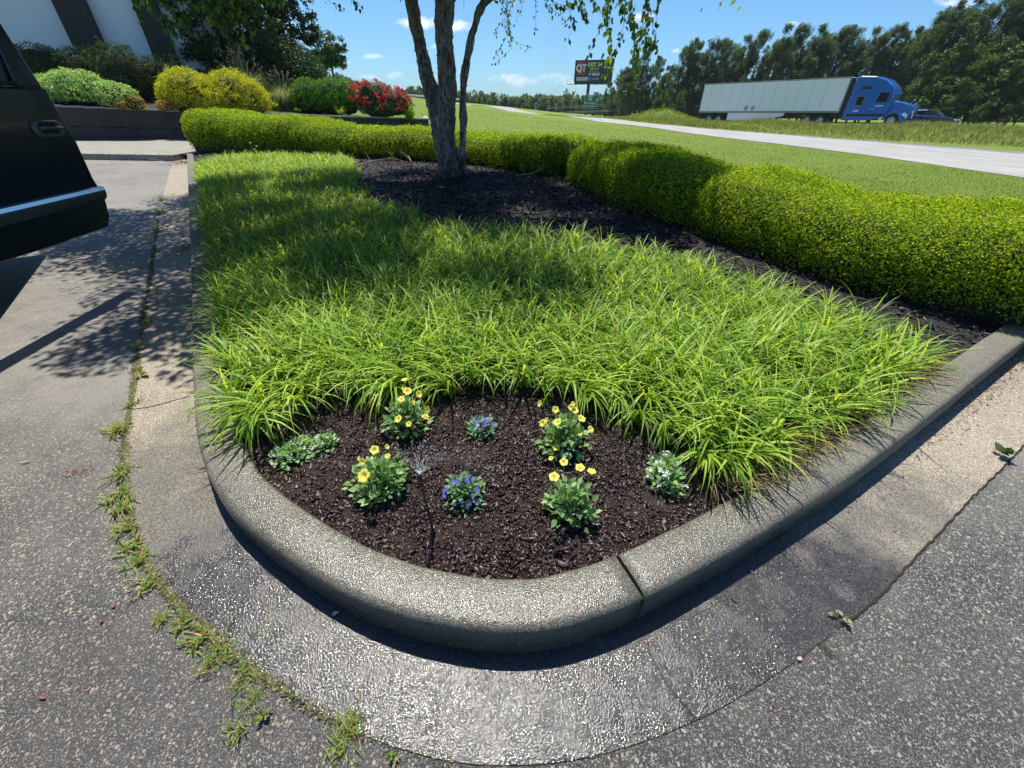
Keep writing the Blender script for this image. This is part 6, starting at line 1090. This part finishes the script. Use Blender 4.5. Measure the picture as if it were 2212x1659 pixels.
c1_ = (gp(2030, 925, 0) + gp(2212, 775, 0)) / 2; kd = gp(2212, 775, 0) - gp(2030, 925, 0); litter('leaf_litter', 'reddish dry leaf litter strewn along the foot of the right kerb', c1_ + Vector((.4, .25, 0)), 1.0, .05, math.atan2(kd.y, kd.x), 3200, 3)
litter('leaf_litter', 'brown bark crumbs in a small heap on the left asphalt', gp(163, 1022, 0), .035, .022, .4, 150, 4, .003, .012); litter('leaf_litter', 'orange dead leaves caught in the corner of sidewalk and kerb', gp(395, 352, 0), .45, .12, 1.9, 320, 5, .02, .06); litter('leaf_litter', 'small pile of rusty leaves against the left kerb in the tree shade', gp(396, 540, 0), .05, .14, .4, 140, 6, .015, .035)
def dead_branch(label, pts, z, seed, rad=.006):
    P3 = [Vector(gp(u, v, z)) for u, v in pts]; rg = random.Random(seed); mb = MB(); mb.tube([q + Vector((0, 0, .02 + .05 * rg.random())) for q in P3], [rad * (1 - .6 * i / len(P3)) for i in range(len(P3))], 5)
    for i in range(1, len(P3)):
        for k in range(2): d = Vector((rg.uniform(-.25, .25), rg.uniform(-.2, .2), rg.uniform(.02, .22))); a = P3[i - 1].lerp(P3[i], rg.random()); mb.tube([a + Vector((0, 0, .03)), a + d * .6 + Vector((0, 0, .03)), a + d * 1.2], [rad * .6, rad * .4, rad * .2], 4)
    o = mb.build('fallen_branch', M_deadw); return tag(o, label, 'branch')
M_deadw = plain('dead_wood', (.30, .26, .21), .9, var=.3, scale=30)
dead_branch('bare dead twig lying at the hedge foot left of the tree', [(765, 362), (800, 355), (850, 347), (872, 352)], .36, 1, .010); dead_branch('forked pale dead twig leaning on the hedge just left of the trunk', [(890, 358), (884, 345), (876, 338)], .40, 2, .010); dead_branch('branching dead twig at the hedge foot right of the tree', [(1120, 384), (1150, 380), (1180, 366), (1196, 354)], .42, 3, .010); dead_branch('long thin bare twig lying across the foot of the sidewalk step', [(470 - 190, 330), (325, 345), (370, 354), (400, 352)], .05, 4, .007)
# dandelions in the ground cover
for (u, v, lab) in [(552, 430, 'single yellow dandelion bloom in the shaded part of the ground cover'), (548, 322, 'tall yellow weed flowers in front of the left hedge')]:
    p = gp(u, v + 12, .40 if v > 400 else .5); b = Vector((p.x, p.y, float(soil_z(p.x, p.y)))); g_ = thing('dandelion', lab, 'flower', tuple(b)); mb = MB(); tops3 = [Vector((0, 0, .36))] if v > 400 else [Vector((0, 0, .52)), Vector((.12, 0, .46)), Vector((.05, 0, .40))]
    for t3 in tops3: mb.tube([(0, 0, 0), t3 * .6, t3], .004, 5)
    mb.build('stem', M_lily, g_)
    for t3 in tops3: f3 = MB(); f3.lathe([(.001, -.01), (.022, -.002), (.026, .006), (.001, .014)], tuple(t3), 'z', 12); f3.build('bloom', M_yel, g_, smooth=True)

# ================================================================ PARKED VEHICLE, door open towards the island
M_pb = plain('vehicle_paint', (.003, .006, .016), .24, .0, .25, var=.1, scale=3); M_trim = plain('door_trim_plastic', (.045, .055, .055), .35, var=.2, scale=8); M_rub = plain('window_rubber', (.008, .008, .008), .7)
dF, dN = Vector((-3.49, 3.49, 0)), Vector((-3.30, 1.95, 0)); dd = (dF - dN).normalized(); Ld = (dF - dN).length; bdr = Vector((-.597, .802, 0))
veh = thing('parked_vehicle', 'dark navy parked vehicle with its door swung open toward the island', 'car', (dN.x, dN.y, 0), math.atan2(-bdr.y, -bdr.x))   # local +x = forward
inv = Matrix.Translation(veh.location) @ Matrix.Rotation(veh.rotation_euler.z, 4, 'Z'); inv = inv.inverted()
# door outline in the door plane: s along the door from hinge, z up (from the free edge seen in the picture)
def dz(u, v):
    d = _f * FPX + RIGHT * (u - 1106.0) - UP * (v - 829.5); nr = Vector((dd.y, -dd.x, 0)); t = (dN - Vector((0, 0, CAMZ))).dot(nr) / d.dot(nr); q = Vector((0, 0, CAMZ)) + d * t; return ((q - dN).dot(dd), q.z)
free = [dz(u, v) for u, v in [(121, 529), (169, 511), (212, 496), (230, 489), (233, 470), (226, 440), (217, 414), (206, 400), (196, 384), (177, 342), (157, 299), (134, 262), (112, 225), (70, 162), (27, 96), (-6, 44), (-30, 8)]]
fx_s = [q for q in free]; ztop = max(q[1] for q in free) ; belt = dz(36, 195)[1]
win_free = [dz(u, v) for u, v in [(38, 197), (0, 118), (-30, 62)]]
dm = inv @ Matrix.Translation(dN) @ Matrix.Rotation(math.atan2(dd.y, dd.x), 4, 'Z')       # door local: x = s, z up, -y faces the camera side
zb_ = free[0][1]; lower = [(0, zb_ + .02)] + [q for q in free if q[1] < belt + .02]; lower += [(lower[-1][0], belt + .02), (0, belt + .02)]
mb = MB(); mb.prism(lower, -.02, .06, 'y', dm); door = mb.build('door', M_pb, veh, bevel=.015, seg=3)
fr_out = [q for q in free if q[1] > belt + .02]; topz = 1.80; edge_s = lambda z: float(np.interp(z, [q[1] for q in free[4:]], [q[0] for q in free[4:]]))
fo = [(edge_s(belt + .02), belt + .021)] + fr_out + [(fr_out[-1][0] - .10, topz + .03), (.35, topz + .02), (.02, belt + .021), (.10, belt + .021), (.40, topz - .05), (win_free[-1][0] - .02, topz - .05)] + [(q[0], q[1]) for q in win_free[::-1]]
fo[-1] = (win_free[0][0], belt + .021)
mb = MB(); mb.prism(fo, -.012, .035, 'y', dm); mb.build('window_frame', M_pb, door, bevel=.008)
mb = MB(); mb.prism([(.02, belt + .022), (win_free[0][0] + .015, belt + .022), (win_free[0][0] + .01, belt + .05), (.02, belt + .05)], -.028, .05, 'y', dm); mb.build('window_seal', M_rub, door, bevel=.006)
m, ntg, outg = mat_new('side_glass'); tg = nn(ntg, 'ShaderNodeBsdfTransparent'); tg.inputs[0].default_value = (.62, .68, .70, 1); gg = nn(ntg, 'ShaderNodeBsdfGlossy'); gg.inputs['Roughness'].default_value = .02; fr = nn(ntg, 'ShaderNodeFresnel'); ms = nn(ntg, 'ShaderNodeMixShader'); L(ntg, fr.outputs[0], ms.inputs[0]); L(ntg, tg.outputs[0], ms.inputs[1]); L(ntg, gg.outputs[0], ms.inputs[2]); L(ntg, ms.outputs[0], outg.inputs[0])
mb = MB(); mb.prism([(.10, belt + .03), (win_free[0][0], belt + .03), (win_free[-1][0], topz - .04), (.40, topz - .04)], .010, .016, 'y', dm); mb.build('window_glass', m, door)
ml = [dz(u, v) for u, v in [(214, 403), (217, 417)]]; mz0, mz1 = ml[1][1], ml[0][1]; se = min(ml[0][0], ml[1][0]) - .008
mb = MB(); mb.prism([(-.001, mz0 - .05), (-.024, mz0 - .03), (-.038, mz0 + .01), (-.036, mz1 - .012), (-.026, mz1), (-.001, mz1 + .006)], .0, se, 'x', dm @ Matrix.Translation((0, -.02, 0))); mb.build('side_moulding', M_trim, door, bevel=.006, seg=3)
mb = MB(); mb.prism([(-.001, mz1 - .010), (-.040, mz1 - .018), (-.034, mz1 + .006), (-.001, mz1 + .012)], .0, se - .005, 'x', dm @ Matrix.Translation((0, -.0215, 0))); mb.build('chrome_strip', plain('satin_trim', (.75, .80, .82), .22, .9), door)
hc = dz(96, 278); hs, hz_ = hc; hw, hh_ = .155, .052
def rrect(cx, cz2, w_, h_, r_, n=6): return [(cx + sx2 * (w_ / 2 - r_) + r_ * math.cos(a), cz2 + sz2 * (h_ / 2 - r_) + r_ * math.sin(a)) for sx2, sz2, a0 in ((1, 1, 0), (-1, 1, math.pi / 2), (-1, -1, math.pi), (1, -1, 1.5 * math.pi)) for a in [a0 + math.pi / 2 * k / n for k in range(n + 1)]]
o1, o2 = rrect(hs, hz_, .25, .108, .044), rrect(hs - .004, hz_ + .004, .17, .064, .028); N = len(o1); mb = MB(); vs = [dm @ Vector((a, -.0205, b)) for a, b in o1] + [dm @ Vector((a, -.042, b)) for a, b in [((p[0] - hs) * .93 + hs, (p[1] - hz_) * .90 + hz_) for p in o1]] + [dm @ Vector((a, -.038, b)) for a, b in o2] + [dm @ Vector((a, -.0205, b)) for a, b in o2]
mb.add(vs, [(i * N + k, i * N + (k + 1) % N, (i + 1) * N + (k + 1) % N, (i + 1) * N + k) for i in range(3) for k in range(N)]); hb = mb.build('door_handle', plain('handle_plastic', (.06, .065, .07), .28, var=.1), door, smooth=True)
mb = MB(); mb.prism(o2, -.0212, -.0208, 'y', dm); mb.build('handle_recess', M_rub, hb); mb = MB(); mb.tube([dm @ Vector((hs + sx3, -.046 - .006 * (1 - (sx3 / .1) ** 2), hz_ + .004)) for sx3 in np.linspace(-.1, .1, 9)], .011, 8); mb.build('handle_pull', plain('handle_plastic', (.03, .033, .036), .3), hb, smooth=True)
# the body itself, left of the picture: local x forward, local -y is its right... the side with the open door lies on local y=0, body extends to +y/-y away from the island
yb = -1 if (inv @ (dN + Vector((-1, -.7, 0)))).y < 0 else 1
side = [(-3.2, .34), (-3.25, .95), (-3.15, 1.30), (-2.9, 1.38), (1.15, 1.30), (2.25, 1.12), (2.45, .9), (2.45, .40), (2.2, .30), (-3.0, .28)]
mb = MB(); mb.prism(side, yb * .02, yb * 2.1, 'y'); mb.build('body', M_pb, veh, bevel=.07, seg=3)
mb = MB(); mb.prism([(-2.2, 1.36), (-1.95, 1.80), (-.2, 1.86), (.25, 1.80), (1.0, 1.30)], yb * .42, yb * 2.1, 'y'); mb.build('roof', M_pb, veh, bevel=.07, seg=3)
mb = MB(); mb.prism([(-2.0, 1.42), (-1.82, 1.72), (-.9, 1.77), (-.9, 1.42)], yb * .40, yb * .418, 'y'); mb.build('rear_window', M_glass, veh)
mb = MB(); mb.prism([(.33, 1.80), (1.05, 1.33), (1.08, 1.35), (.36, 1.83)], yb * .55, yb * 1.95, 'y'); mb.build('windscreen', M_ws, veh)
for x_ in (-1.75, 1.55):
    for ys_ in (.50, 2.05): wheel(veh, x_, yb * ys_, .35, .35, .24, -yb if ys_ < 1 else yb, spokes=6)

# ================================================================ SMOKE AND HAZE
c0 = at(1196, 205, 190); mb = MB(); prof = [(.01, -1.0), (3.0, -1.0), (5.5, 8), (8.5, 18), (9.0, 24), (.01, 25)]; mb.lathe(prof, (0, 0, 0), 'z', 18); smk = mb.build('smoke', None if False else M_moss, smooth=True); smk.location = (c0.x, c0.y, c0.z - 4); smk.data.materials.clear()
m, nts, outs = mat_new('grey_smoke'); pv = nn(nts, 'ShaderNodeVolumePrincipled'); pv.inputs['Color'].default_value = (.32, .32, .34, 1); co = objco(nts); n = noise(nts, co, .16, 4, .6); sxs = nn(nts, 'ShaderNodeSeparateXYZ'); L(nts, co, sxs.inputs[0])
rad = math_(nts, 'SQRT', math_(nts, 'ADD', math_(nts, 'MULTIPLY', sxs.outputs[0], sxs.outputs[0]), math_(nts, 'MULTIPLY', sxs.outputs[1], sxs.outputs[1]))); fall = math_(nts, 'SUBTRACT', 1.0, math_(nts, 'DIVIDE', rad, math_(nts, 'ADD', 2.5, math_(nts, 'MULTIPLY', sxs.outputs[2], .26))), True); topf = ramp(nts, math_(nts, 'DIVIDE', sxs.outputs[2], 25.0), [(0, 1.0), (1, 0.0)])
dn_ = math_(nts, 'MULTIPLY', math_(nts, 'MULTIPLY', fall, topf), ramp(nts, n, [(.42, 0.0), (.7, .10)])); L(nts, dn_, pv.inputs['Density']); L(nts, pv.outputs[0], outs.inputs['Volume']); smk.data.materials.append(m); tag(smk, 'faint grey smoke drifting up from the far woods left of the billboard', 'smoke', kind='stuff')
m, nth, outh = mat_new('haze_air'); pv = nn(nth, 'ShaderNodeVolumePrincipled'); pv.inputs['Color'].default_value = (.82, .90, 1.0, 1); pv.inputs['Density'].default_value = .00022; L(nth, pv.outputs[0], outh.inputs['Volume'])
mb = MB(); mb.box((0, 1600, 18), (5800, 4800, 60)); hz_o = mb.build('haze', m); tag(hz_o, 'thin summer haze over the distant woods', 'haze', kind='stuff')

# dry straw-coloured blades lying out of the ground cover near the kerb
Kp = KI[(KI[:, 0] > .85) & (KI[:, 0] < 2.7)]; n = 900; ii = RNG.integers(0, len(Kp) - 1, n); out3 = unit(KO[:, :][np.argmin(np.hypot(KO[:, None, 0] - Kp[None, :, 0], KO[:, None, 1] - Kp[None, :, 1]), 0)] - Kp)[ii]; bs = Kp[ii] - out3 * RNG.uniform(.04, .16, (n, 1)) + RNG.normal(size=(n, 2)) * .02
V, F = blades(np.c_[bs, soil_z(bs[:, 0], bs[:, 1]) + .005], unit(out3 + RNG.normal(size=(n, 2)) * .5), RNG.uniform(.08, .24, n), RNG.uniform(.003, .006, n), RNG.uniform(.5, 1.3, n), seg=4, lean0=.9)
tag(mesh_np('dead_blades', V, F, leafmat('straw_blade', [(.24, .16, .08), (.36, .27, .13), (.30, .22, .14)], (1, 1, .7), .3)), 'dry straw-coloured dead leaf blades fringing the ground cover along the right kerb', 'dead leaves', kind='stuff')
n = 1800; ii = RNG.integers(0, len(cl_), n); a = RNG.uniform(0, 6.28, n); V, F = blades(np.c_[cl_[ii] + RNG.normal(size=(n, 2)) * .03, soil_z(cl_[ii, 0], cl_[ii, 1])], np.c_[np.cos(a), np.sin(a)], RNG.uniform(.18, .32, n), RNG.uniform(.004, .008, n), RNG.uniform(.8, 2.4, n), seg=4, lean0=.5)
tag(mesh_np('withered_blades', V, F, leafmat('straw_blade', [(.3, .2, .1)], (1, 1, 1), .3)), 'scattered withered tan blades inside the green ground cover', 'dead leaves', kind='stuff')
# joint lines in the gutter
def seam(pts, w_):
    P2 = resample(chaikin([Vector((gp(u, v, 0).x, gp(u, v, 0).y)) for u, v in pts], 2), .015); j = sinnoise(np.c_[P2, np.zeros(len(P2))], 30, 2) * w_ * .8; N2 = offset_path(P2, 1.0) - P2; o_ = strip_between('gutter_joint', P2 + N2 * (w_ / 2 + j)[:, None], P2 - N2 * (w_ / 2 - j)[:, None], .0075, plain('joint_dark_fill', (.02, .017, .013), .95)); return tag(o_, kind='structure')
seam([(1390, 1372), (1410, 1430), (1455, 1500), (1500, 1552)], .0028); seam([(283, 887), (330, 880), (372, 868), (412, 858)], .005)
seam([(2212, 962), (2120, 1055), (2030, 1150), (1960, 1225), (1900, 1290), (1830, 1345)], .006)
